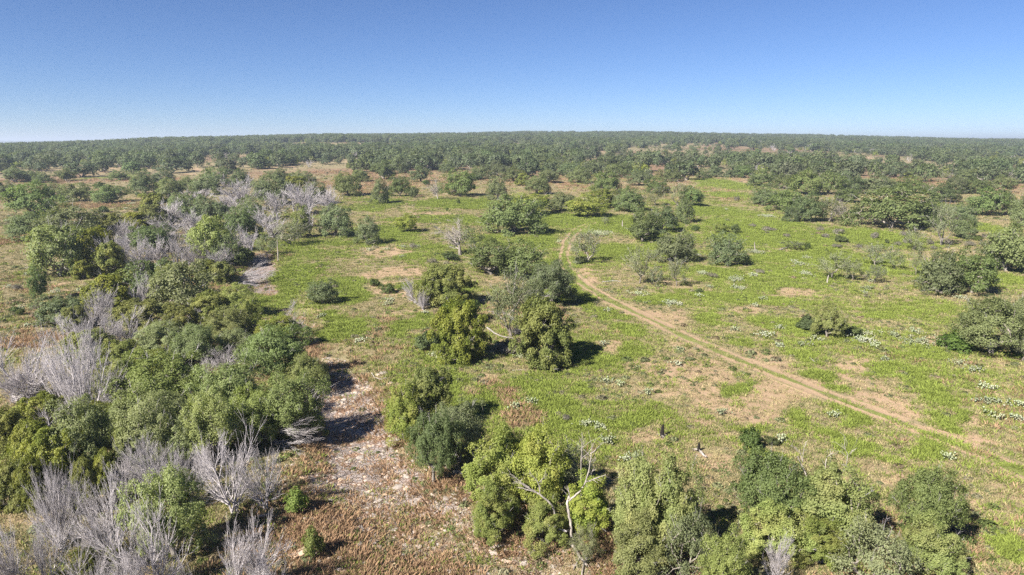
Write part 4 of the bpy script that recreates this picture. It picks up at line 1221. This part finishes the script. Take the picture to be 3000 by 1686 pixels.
# ------------------------------------------------------------------ prickly pear patches
def cactus(c, X, Y, W, label=None, D=None):
    px, py = src(c, X, Y); g = at(px, py); dep = project(*g)[2]; w = W/2.576/FPX*dep
    a = at(px, py-0.14*W/2.576); b = at(px, py+0.14*W/2.576); dd = min(abs(a[1]-b[1]), w*1.5) if D is None else D
    rng = np.random.default_rng(int(px*7+py)); n = int(np.clip(w*dd*13, 40, 700))
    cl = rng.normal(0, 0.42, (max(6, n//7), 2))*np.array([w/2, dd/2])
    i = rng.integers(0, len(cl), n); xy = cl[i] + rng.normal(0, 0.24, (n, 2)); z = rng.uniform(0.08, 0.55, n)
    big = 1.0 if dep < 170 else 1.25
    C = np.stack([xy[:, 0], xy[:, 1], z], 1)
    az = rng.uniform(0, 6.28, n); tl = rng.normal(0, 0.5, n)
    N = np.stack([np.cos(az)*np.cos(tl), np.sin(az)*np.cos(tl), np.sin(tl)], 1)
    U = unit(np.array([0, 0, 1.])[None] + rng.normal(0, 0.35, (n, 3))); U = unit(U-(U*N).sum(1, keepdims=True)*N); Wv = np.cross(N, U)
    s = rng.uniform(0.08, 0.15, n)[:, None]*big
    ring = [C + s*(Wv*math.cos(t)*0.75 + U*math.sin(t)) for t in np.arange(6)*math.pi/3]
    V = np.stack(ring + [C+N*0.03, C-N*0.03], 1).reshape(-1, 3)
    V[:, 2] += terrain(V[:, 0]+g[0], V[:, 1]+g[1]) - g[2]
    o = (np.arange(n)*8)[:, None, None]
    f = np.array([[j, (j+1) % 6, 6] for j in range(6)] + [[(j+1) % 6, j, 7] for j in range(6)])[None]
    me = make_mesh('prickly_pear_pads', V, [(o+f).reshape(-1, 3)], M['pad'], False)
    ob = new_obj('prickly_pear', me, None, g); tag(ob, label, 'cactus', 'prickly pear patches')
    return px, g
CACT = [('F',150,140,110),('F',400,185,140,'dense pale cactus patch on the far side of the right meadow'),('F',530,155,100),('F',400,250,140),('F',600,605,130,'pale cactus strip on the meadow left of the yellow-green lone tree'),('F',730,690,50),('F',730,553,60),('F',1030,640,120,'pale cactus at the foot of the yellow-green lone tree'),
 ('F',1350,590,200,'pale cactus band right of the dark low bush'),('F',1350,640,220),('F',1600,610,160),('F',1750,660,260,'widest pale cactus patch on the right meadow'),('F',1760,585,130),('F',1450,690,90),('F',1930,640,110),('F',1950,690,100),('F',2050,815,150,'pale cactus strip below the large right edge oak'),('F',2220,870,150),('F',2280,1005,180,'pale cactus beside dark clump at the right edge'),
 ('F',2340,1120,240,'largest pale cactus patch near the right photo edge'),('F',2340,1210,190),('F',2520,1240,70),('F',2540,1140,60),('F',920,680,80),('F',590,330,70),('F',195,245,45),('F',130,310,50),('F',540,385,45),('I',290,200,90,'pale cactus clump in green grass above the lone dark bush'),('F',1520,790,60),('F',400,565,50),
 ('C',930,1050,80),('C',890,1100,100),('C',830,1075,50),('C',920,1170,120),('C',560,1010,130),('C',120,1030,80),('C',330,685,40),('C',640,735,110),('C',1410,1290,90),('C',1380,1320,70),('C',2100,1355,80),('C',1420,1230,70),('B',1950,865,170,'pale cactus band beyond the track-side tree'),('B',1640,925,50),('B',2240,1330,120,'pale cactus clump right of the track below the slender trees'),('B',2500,1395,170),('B',1770,1090,40),
 ('E',720,755,150,'pale green cactus patch left of the upright juniper trunk'),('E',370,340,90),('E',330,375,60),('E',150,650,60),('E',1350,765,130,'cactus patch at the foot of the grey brush pile'),('E',1190,695,80),('E',2110,980,70),('E',2310,1045,50),('E',1420,1115,80),('E',1320,1150,50),('E',1850,1285,90,'cactus clump above the white dead tree on the grass'),('E',1960,1305,70),('E',2000,960,80),('E',2540,830,60),('E',2010,420,50),('H',2010,425,80,'cactus clump left below the charred stump'),('H',2200,545,50),('H',2150,570,40),
 ('E',2540,715,60),('E',1970,680,70),('G',50,500,130,'tall pale green cactus clump at the left photo edge above the juniper'),('D',430,280,70),('D',205,545,40),('D',130,400,60),('D',60,240,60),('D',150,415,50),('D',600,270,50),('A',440,1300,70),('A',60,770,60),('A',130,810,60),('A',940,680,40),('A',1000,640,50),('A',420,820,50),('A',200,1180,40),('I',1150,220,60),('I',2000,545,50),('I',740,410,30),('B',200,990,60),('B',340,985,60),('B',470,970,60),('B',570,965,60),('B',460,1045,50),('S',1245,920,40),('D',2430,465,50)]
un = []
for c in CACT:
    if len(c) > 4: cactus(*c[:4], c[4])
    else: un.append(c)
cg = {}
for c in un:
    px, py = src(c[0], c[1], c[2])
    where = 'left brown flat' if px < 600 else ('right meadow' if px > 1950 else 'centre meadow')
    size = 'small pale prickly pear clump' if c[3] < 70 else 'spreading pale prickly pear patch'
    depth = 'far' if py < 830 else ('near' if py > 1050 else 'middle')
    cg.setdefault((size, where, depth), []).append((px, c))
for (size, where, depth), lst in cg.items():
    for q, (px, c) in enumerate(sorted(lst, key=lambda v: v[0])):
        cactus(*c, f'{ORD[q]} {size} from left, {depth} part of the {where}')

# ------------------------------------------------------------------ stones of the creek bed
def stone_mesh(seed, flat):
    rng = np.random.default_rng(seed); n = 8; a = np.sort(rng.uniform(0, 6.28, n)+0)*0.35 + np.arange(n)*6.283/n*0.65
    r = rng.uniform(0.35, 0.55, n); el = rng.uniform(0.55, 1)
    top = np.stack([np.cos(a)*r, np.sin(a)*r*el, flat*rng.uniform(0.8, 1.2, n)], 1); bot = top*np.array([1.12, 1.12, 0]) - np.array([0, 0, 0.05])
    mid = (top+bot)/2*np.array([1.08, 1.08, 1.2]); cen = np.array([[0, 0, flat*1.15]])
    V = np.concatenate([bot, mid, top, cen]); j = np.arange(n); j2 = (j+1) % n
    Q = np.concatenate([np.stack([j, j2, n+j2, n+j], 1), np.stack([n+j, n+j2, 2*n+j2, 2*n+j], 1)]); T = np.stack([2*n+j, 2*n+j2, np.full(n, 3*n)], 1)
    return V, Q, T
SM = [make_mesh('stone', V, [Q, T], M['stone']) for V, Q, T in [stone_mesh(i, f) for i, f in enumerate([0.10, 0.16, 0.25, 0.12, 0.18, 0.3, 0.09, 0.2])]]
rng_s = np.random.default_rng(3)
HAND_ST = [('H',60,1100,120),('H',130,1080,110),('H',220,1060,110),('H',250,1150,150),('H',310,1230,70),('H',400,1075,70),('H',470,985,50),('H',430,955,60),('H',425,755,80),('H',600,850,60),('H',730,865,60),('H',800,830,110),('H',860,800,70),('H',880,770,60),('H',880,960,60),('H',1000,970,60),('H',910,945,40),('H',1040,1070,90),
 ('H',1170,1140,140),('H',1170,1225,130),('H',1050,1190,60),('H',1000,1190,40),('H',830,1240,70),('H',940,1330,50),('H',990,1285,40),('H',370,1310,60),('H',1300,1160,50),('H',620,765,50),('H',400,840,40),('H',330,810,50),('H',240,970,60),('H',870,650,80),('H',760,720,40),('H',1330,1090,40),('H',1600,1350,60),('G',2240,1250,190),('G',2000,960,120),('G',2060,930,80),('G',2080,980,70),('H',60,1240,90),('H',140,1190,60),('H',700,1210,40),('H',1240,1310,60),('E',135,800,40),('D',2475,775,50),('E',280,900,50),('E',320,885,60),('E',370,960,50),('H',20,1390,80),('H',800,1400,60),('H',1380,1330,60)]
ST = []
for c, X, Y, W in HAND_ST:
    g = at(*src(c, X, Y)); ST.append((g[0], g[1], W/2.576/FPX*project(*g)[2]))
while len(ST) < 285:
    y = rng_s.uniform(34, 66); cx = np.interp(y, CREEK[:, 1][:8][np.argsort(CREEK[:, 1][:8])], CREEK[:, 0][:8][np.argsort(CREEK[:, 1][:8])])
    hw = np.interp(y, [34, 48, 62, 70], [9, 7.5, 4, 2.5]); x = cx + rng_s.uniform(-1, 1)*hw
    ST.append((x, y, float(np.clip(rng_s.lognormal(-1.15, 0.5), 0.16, 0.8))))
for x, y, s in ST:
    z = float(terrain(np.array([x]), np.array([y]))[0]) - 0.02*s
    o = new_obj('stone', SM[int(rng_s.integers(8))], creek, (x, y, z+0.03)); o.scale = (s*rng_s.uniform(0.85, 1.15), s*rng_s.uniform(0.7, 1.1), min(s, 0.5)*rng_s.uniform(0.35, 0.8)); o.rotation_euler = (rng_s.normal(0, 0.1), rng_s.normal(0, 0.1), rng_s.uniform(0, 6.28))
ps = []; n = 3000
y = rng_s.uniform(33, 76, n); k = np.argsort(CREEK[:, 1]); cx = np.interp(y, CREEK[k, 1], CREEK[k, 0]); hw = np.interp(y, [34, 48, 62, 70, 80], [9, 7.5, 4, 2.6, 1.6]); x = cx+rng_s.uniform(-1, 1, n)*hw
z = terrain(x, y)+0.03; s = np.clip(rng_s.lognormal(-2.2, 0.45, n), 0.05, 0.22)
oct_ = np.array([[1, 0, 0], [0.2, 0.9, 0], [-0.9, 0.3, 0], [-0.4, -0.9, 0], [0.1, 0, 0.5]]); rz = rng_s.uniform(0, 6.28, n)
Rm = np.stack([np.stack([np.cos(rz), -np.sin(rz)], -1), np.stack([np.sin(rz), np.cos(rz)], -1)], 1)
V = np.zeros((n, 5, 3)); V[..., :2] = np.einsum('nij,kj->nki', Rm, oct_[:, :2])*s[:, None, None]; V[..., 2] = oct_[None, :, 2]*s[:, None]*rng_s.uniform(0.6, 1.3, (n, 1)); V += np.stack([x, y, z], 1)[:, None]
f = np.array([[0, 1, 4], [1, 2, 4], [2, 3, 4], [3, 0, 4]])
pb = new_obj('pebbles', make_mesh('pebbles', V.reshape(-1, 3), [(np.arange(n)*5)[:, None, None]+f[None]] and [((np.arange(n)*5)[:, None, None]+f[None]).reshape(-1, 3)], M['stone']), creek); pb['kind'] = 'stuff'

# ------------------------------------------------------------------ instanced masses: distant woods, grass
def instancer(name, P, S, RZ, IDX, protos, tint=None, label=None, cat=None):
    n = len(P)
    me = bpy.data.meshes.new(name); me.vertices.add(n); me.vertices.foreach_set('co', np.ascontiguousarray(P, np.float32).ravel())
    a = me.attributes.new('size', 'FLOAT_VECTOR', 'POINT'); a.data.foreach_set('vector', np.ascontiguousarray(S, np.float32).ravel())
    r = np.zeros((n, 3), np.float32); r[:, 2] = RZ
    a = me.attributes.new('turn', 'FLOAT_VECTOR', 'POINT'); a.data.foreach_set('vector', r.ravel())
    a = me.attributes.new('which', 'INT', 'POINT'); a.data.foreach_set('value', np.asarray(IDX, np.int32))
    if tint is not None:
        a = me.attributes.new('tint', 'FLOAT_COLOR', 'POINT'); a.data.foreach_set('color', np.concatenate([tint, np.ones((n, 1))], 1).astype(np.float32).ravel())
    me.update()
    ob = new_obj(name, me)
    ng = bpy.data.node_groups.new(name+'_spread', 'GeometryNodeTree')
    ng.interface.new_socket('Geometry', in_out='INPUT', socket_type='NodeSocketGeometry'); ng.interface.new_socket('Geometry', in_out='OUTPUT', socket_type='NodeSocketGeometry')
    N = ng.nodes; L = ng.links
    gi = N.new('NodeGroupInput'); go = N.new('NodeGroupOutput'); iop = N.new('GeometryNodeInstanceOnPoints'); jn = N.new('GeometryNodeJoinGeometry')
    for k in range(len(protos)-1, -1, -1):
        oi = N.new('GeometryNodeObjectInfo'); oi.inputs['Object'].default_value = protos[k]; oi.inputs['As Instance'].default_value = True
        L.new(oi.outputs['Geometry'], jn.inputs[0])
    def named(nm, t):
        q = N.new('GeometryNodeInputNamedAttribute'); q.data_type = t; q.inputs['Name'].default_value = nm; return q.outputs[0]
    L.new(gi.outputs[0], iop.inputs['Points']); L.new(jn.outputs[0], iop.inputs['Instance']); iop.inputs['Pick Instance'].default_value = True
    L.new(named('which', 'INT'), iop.inputs['Instance Index']); L.new(named('size', 'FLOAT_VECTOR'), iop.inputs['Scale'])
    L.new(named('turn', 'FLOAT_VECTOR'), iop.inputs['Rotation']); L.new(iop.outputs[0], go.inputs[0])
    md = ob.modifiers.new('spread', 'NODES'); md.node_group = ng
    tag(ob, label, cat, None, 'stuff')
    return ob

# distant trees: clearings, then scatter; the largest-looking stay individual things
CLEAR = [E_(*e) for e in [('S',960,487,130,16),('S',330,522,160,12),('S',1180,470,140,6),('S',1700,470,80,8),('S',2330,485,90,12),('S',2690,495,70,14),('S',2540,462,45,5),('S',2250,450,50,3),('S',1500,478,70,6),('S',2080,478,110,9),('S',1900,440,60,3),('S',1250,520,160,14),('S',2200,540,110,30),('S',2350,416,40,1.5),('S',1950,500,60,10),('S',2850,480,40,6)]]
rng_t = np.random.default_rng(21)
cand = []
n = 190000
dd = np.sqrt(rng_t.uniform(270**2, 3000**2, n)); aa = rng_t.uniform(-0.80, 0.80, n); x = dd*np.sin(aa); y = dd*np.cos(aa); z = terrain(x, y)
px, py, _ = project(x, y, z)
cl = ell(x, y, CLEAR, 0.3)
den = (0.05 + 1.25*sstep(0.43, 0.53, 0.45*fbm(x, y, 80, 80, 3)+0.55*fbm(x, y*0.7, 260, 81, 3)))*(0.55+0.9*fbm(x, y, 700, 82, 2)) + 0.10*sstep(700, 1600, dd) + 0.35*sstep(0, 1, (900-px)/600)*sstep(430, 600, dd)
den = den*(1-0.93*cl)
lim = np.interp(px, [0, 500, 1000, 1500, 2000, 2500, 3000], [540, 520, 520, 520, 530, 540, 545])
for qx, qy, qw in PLACED:
    den = den*np.where((np.abs(x-qx) < 30) & (np.hypot(x-qx, y-qy) < 0.55*qw+2.5), 0.0, 1.0)
den = den*np.where(py > 500, 0.55, 1.0)*(1-0.8*ell(x, y, MEADOW, 0.2))
keep = (py < lim) & (py > 370) & (rng_t.uniform(0, 1, n) < np.clip(den*0.62, 0, 1))
x, y, z, dd, px, py = (v[keep] for v in (x, y, z, dd, px, py))
kind = rng_t.choice(['o', 'e', 'm', 'j', 'b', 'd'], len(x), p=[0.62, 0.10, 0.08, 0.08, 0.09, 0.03])
kind = np.where((px > 2100) & (rng_t.uniform(0, 1, len(x)) < 0.12), 'd', kind)
wid = np.where(kind == 'b', rng_t.uniform(2, 4, len(x)), np.where(kind == 'o', rng_t.lognormal(2.2, 0.34, len(x)), rng_t.uniform(4.5, 7.5, len(x))))
hei = np.where(kind == 'b', wid*0.7, np.clip(wid*rng_t.uniform(0.55, 1.05, len(x)), 3, 10.5))
order = np.argsort(-(wid*hei)/dd**2)
NEAR = 250
REG = ['at far left', 'left of centre', 'in mid horizon belt', 'right of centre', 'at far right']
FARLOOK = {'o': 'grey green live oak', 'e': 'bright green elm', 'm': 'pale sparse mesquite', 'j': 'dark olive juniper', 'b': 'low green bush', 'd': 'grey bare dead juniper'}
far_rows = {}
for i in order[:NEAR]:
    reg = REG[int(np.clip(px[i]/600, 0, 4))]; row = 'nearer row' if py[i] > 478 else ('middle rows' if py[i] > 455 else 'back rows')
    far_rows.setdefault((kind[i], reg, row), []).append(i)
for (k, reg, row), ids in far_rows.items():
    for q, i in enumerate(sorted(ids, key=lambda i: px[i])):
        lab = f'{ORD[q]} {FARLOOK[k]} from left, {row} {reg}' if len(ids) > 1 else f'{FARLOOK[k]} alone of its kind, {row} {reg}'
        plant(k, 'far', int(rng_t.integers(9)), (x[i], y[i], z[i]-0.1), wid[i], hei[i], rng_t.uniform(0, 6.28), lab, f'distant {FARLOOK[k]}s {reg}')
rest = order[NEAR:]
fp = []; fmap = {}
for k in ['o', 'e', 'm', 'j', 'b', 'd']:
    for v in range(NVAR[(k, 'far')]):
        W, H, parts = proto(k, 'far', v)
        Vs, Fs, ms, mi, o = [], [], [], [], 0
        for q, (pn, me) in enumerate(parts.items()):
            nv = len(me.vertices); V = np.empty(nv*3, np.float32); me.vertices.foreach_get('co', V); Vs.append(V.reshape(-1, 3)/np.array([W, W, H]))
            F = np.empty(len(me.loops), np.int32); me.loops.foreach_get('vertex_index', F); F = F.reshape(-1, 4)+o; Fs.append(F); o += nv; mi += [q]*len(F); ms.append(me.materials[0])
        me2 = make_mesh('distant_tree', np.concatenate(Vs), Fs, ms, fmat=mi)
        fmap.setdefault(k, []).append(len(fp)); fp.append(bpy.data.objects.new('distant_tree_shape', me2))
idx = np.array([fmap[k][int(rng_t.integers(len(fmap[k])))] for k in kind[rest]])
instancer('distant_woods', np.stack([x[rest], y[rest], z[rest]-0.1], 1), np.stack([wid[rest], wid[rest], hei[rest]], 1), rng_t.uniform(0, 6.28, len(rest)), idx, fp, label='grey green oak woods covering the plain to the horizon', cat='woods')
# the farthest ridge beyond the crest
m = 9000
d2 = np.sqrt(rng_t.uniform(7600**2, 10800**2, m)); a2 = rng_t.uniform(-0.8, 0.1, m); x2, y2 = d2*np.sin(a2), d2*np.cos(a2); z2 = terrain(x2, y2)
instancer('ridge_woods', np.stack([x2, y2, z2-1], 1), np.stack([rng_t.uniform(30, 60, m)]*2+[rng_t.uniform(7, 12, m)], 1), rng_t.uniform(0, 6.28, m), rng_t.choice(fmap['o'], m), fp, label='blue hazy wooded ridge on the far left horizon', cat='woods')

# grass and weeds
def tuft(seed, n, h, w, spread):
    rng = np.random.default_rng(seed); a = rng.uniform(0, 6.28, n); r = spread*np.sqrt(rng.uniform(0, 1, n)); base = np.stack([r*np.cos(a), r*np.sin(a), np.full(n, -0.03)], 1)
    ln = rng.normal(0, 0.35, (n, 2)); hh = h*rng.uniform(0.5, 1.2, n); tip = base + np.stack([ln[:, 0]*hh+0.5*base[:, 0], ln[:, 1]*hh+0.5*base[:, 1], hh], 1)
    b = rng.uniform(0, 6.28, n); s = np.stack([np.cos(b), np.sin(b), np.zeros(n)], 1)*w
    V = np.stack([base-s, base+s, tip+s*0.25, tip-s*0.25], 1).reshape(-1, 3)
    return bpy.data.objects.new('tuft_shape', make_mesh('tuft', V, [np.arange(n*4).reshape(n, 4)], M['blade']))
TUF = [tuft(1, 16, 0.15, 0.022, 0.18), tuft(2, 24, 0.10, 0.026, 0.26), tuft(3, 16, 0.24, 0.018, 0.20), tuft(4, 26, 0.20, 0.03, 0.30)]
rng_g = np.random.default_rng(31); n = 420000
dd = 31 + (430-31)*rng_g.uniform(0, 1, n)**1.55; aa = rng_g.uniform(-0.74, 0.74, n); x = dd*np.sin(aa); y = dd*np.cos(aa)
p = paint(x, y); td = poly_dist(x, y, TRACK); cd = poly_dist(x, y, CREEK)
u = rng_g.uniform(0, 1, n); prob = np.clip(0.55 + 0.5*p['green'] - 0.55*np.clip(p['bare']-0.3, 0, 1) - 0.75*np.clip(p['rock']-0.25, 0, 1) + 0.3*p['red'], 0.08, 1)
prob = prob*(1-0.85*sstep(180, 430, dd))
keep = (u < prob) & (np.abs(td-0.88) > 0.28+0.0012*dd)
x, y, dd = x[keep], y[keep], dd[keep]; p = {k: v[keep] for k, v in p.items()}; n = len(x)
nz = fbm(x, y, 5, 90, 2)
gsel = rng_g.uniform(0, 1, n) < np.clip(0.10+1.05*p['green']+0.5*(nz-0.5), 0, 1); rsel = (rng_g.uniform(0, 1, n) < np.clip(0.75*p['red']-0.05, 0, 0.55)) & ~gsel
tint = np.where(gsel[:, None], np.array([0.192, 0.238, 0.054]), np.where(rsel[:, None], np.array([0.300, 0.200, 0.125]), np.array([0.340, 0.290, 0.160])))
ol = (rng_g.uniform(0, 1, n) < 0.28) & ~gsel & ~rsel; tint = np.where(ol[:, None], np.array([0.165, 0.175, 0.080]), tint)
tint = tint*rng_g.uniform(0.76, 1.26, (n, 1))
sc = rng_g.uniform(0.7, 1.35, n)*np.interp(dd, [30, 90, 240, 430], [1.0, 1.25, 1.9, 2.6]); sc = np.where(rsel, sc*1.25, sc)
wh = np.where(rsel, rng_g.integers(2, 4, n), np.where(gsel, rng_g.choice([0, 1, 3], n), rng_g.integers(0, 2, n)))
instancer('grass', np.stack([x, y, terrain(x, y)], 1), np.stack([sc*1.15, sc*1.15, sc], 1), rng_g.uniform(0, 6.28, n), wh, TUF, tint, 'short patchy green and straw coloured grass over the meadow', 'grass')

# low grey green scrub and forbs dotted over the open ground
def mound(seed, n):
    rng = np.random.default_rng(seed); v = unit(rng.normal(0, 1, (n, 3))); v[:, 2] = np.abs(v[:, 2]); r = rng.uniform(0.5, 1, (n, 1))**0.5
    V, F = leaves(v*r*np.array([0.5, 0.5, 0.42]), v+np.array([0, 0, 0.4]), 0.17, rng, 1.5, 0.7)
    return bpy.data.objects.new('mound_shape', make_mesh('mound', V, [F], M['blade']))
MND = [mound(5, 70), mound(6, 90), mound(7, 50)]
rng_c = np.random.default_rng(41); n = 100000
dd = np.sqrt(rng_c.uniform(31**2, 900**2, n)); nn = n//2; dd[:nn] = rng_c.uniform(32, 260, nn); aa = rng_c.uniform(-0.76, 0.76, n); x = dd*np.sin(aa); y = dd*np.cos(aa)
p = paint(x, y); f = fbm(x, y, 14, 95, 3)
keep = (rng_c.uniform(0, 1, n) < np.clip(sstep(0.40, 0.70, f)*0.75+0.05+0.3*sstep(250, 400, dd), 0, 1)*(1-0.75*p['green'])*(1-0.8*p['rock'])*(1-0.5*p['bare'])) & (poly_dist(x, y, TRACK) > 1.8)
x, y, dd = x[keep], y[keep], dd[keep]; n = len(x)
tint = np.array([[0.150, 0.165, 0.085], [0.205, 0.195, 0.125], [0.110, 0.140, 0.050], [0.230, 0.185, 0.120]])[rng_c.choice(4, n, p=[0.4, 0.25, 0.2, 0.15])]*rng_c.uniform(0.8, 1.25, (n, 1))
sc = np.clip(rng_c.lognormal(-0.75, 0.4, n), 0.2, 1.3)*np.interp(dd, [30, 150, 900], [0.9, 1.2, 2.4])
instancer('low_scrub', np.stack([x, y, terrain(x, y)-0.02], 1), np.stack([sc, sc, sc*0.8], 1), rng_c.uniform(0, 6.28, n), rng_c.integers(0, 3, n), MND, tint, 'low grey green forbs and scrub dotting the open ground', 'scrub')

# ------------------------------------------------------------------ haze: the air itself
R_, top = 14500, 72
me = make_mesh('haze', np.array([[sx*R_, sy*R_, zz] for zz in (-60, top) for sx, sy in ((-1, -1), (1, -1), (1, 1), (-1, 1))], float), [np.array([[3, 2, 1, 0], [4, 5, 6, 7], [0, 1, 5, 4], [1, 2, 6, 5], [2, 3, 7, 6], [3, 0, 4, 7]])], [])
hm, nt = mat_new('haze_air'); t = NT(nt); pv = t.n('ShaderNodeVolumePrincipled'); pv.inputs['Density'].default_value = 0.00020; pv.inputs['Color'].default_value = (0.70, 0.82, 1.0, 1); pv.inputs['Anisotropy'].default_value = 0.2
t.l(pv.outputs[0], t.n('ShaderNodeOutputMaterial').inputs['Volume'])
me.materials.append(hm); tag(new_obj('haze', me), kind='stuff')
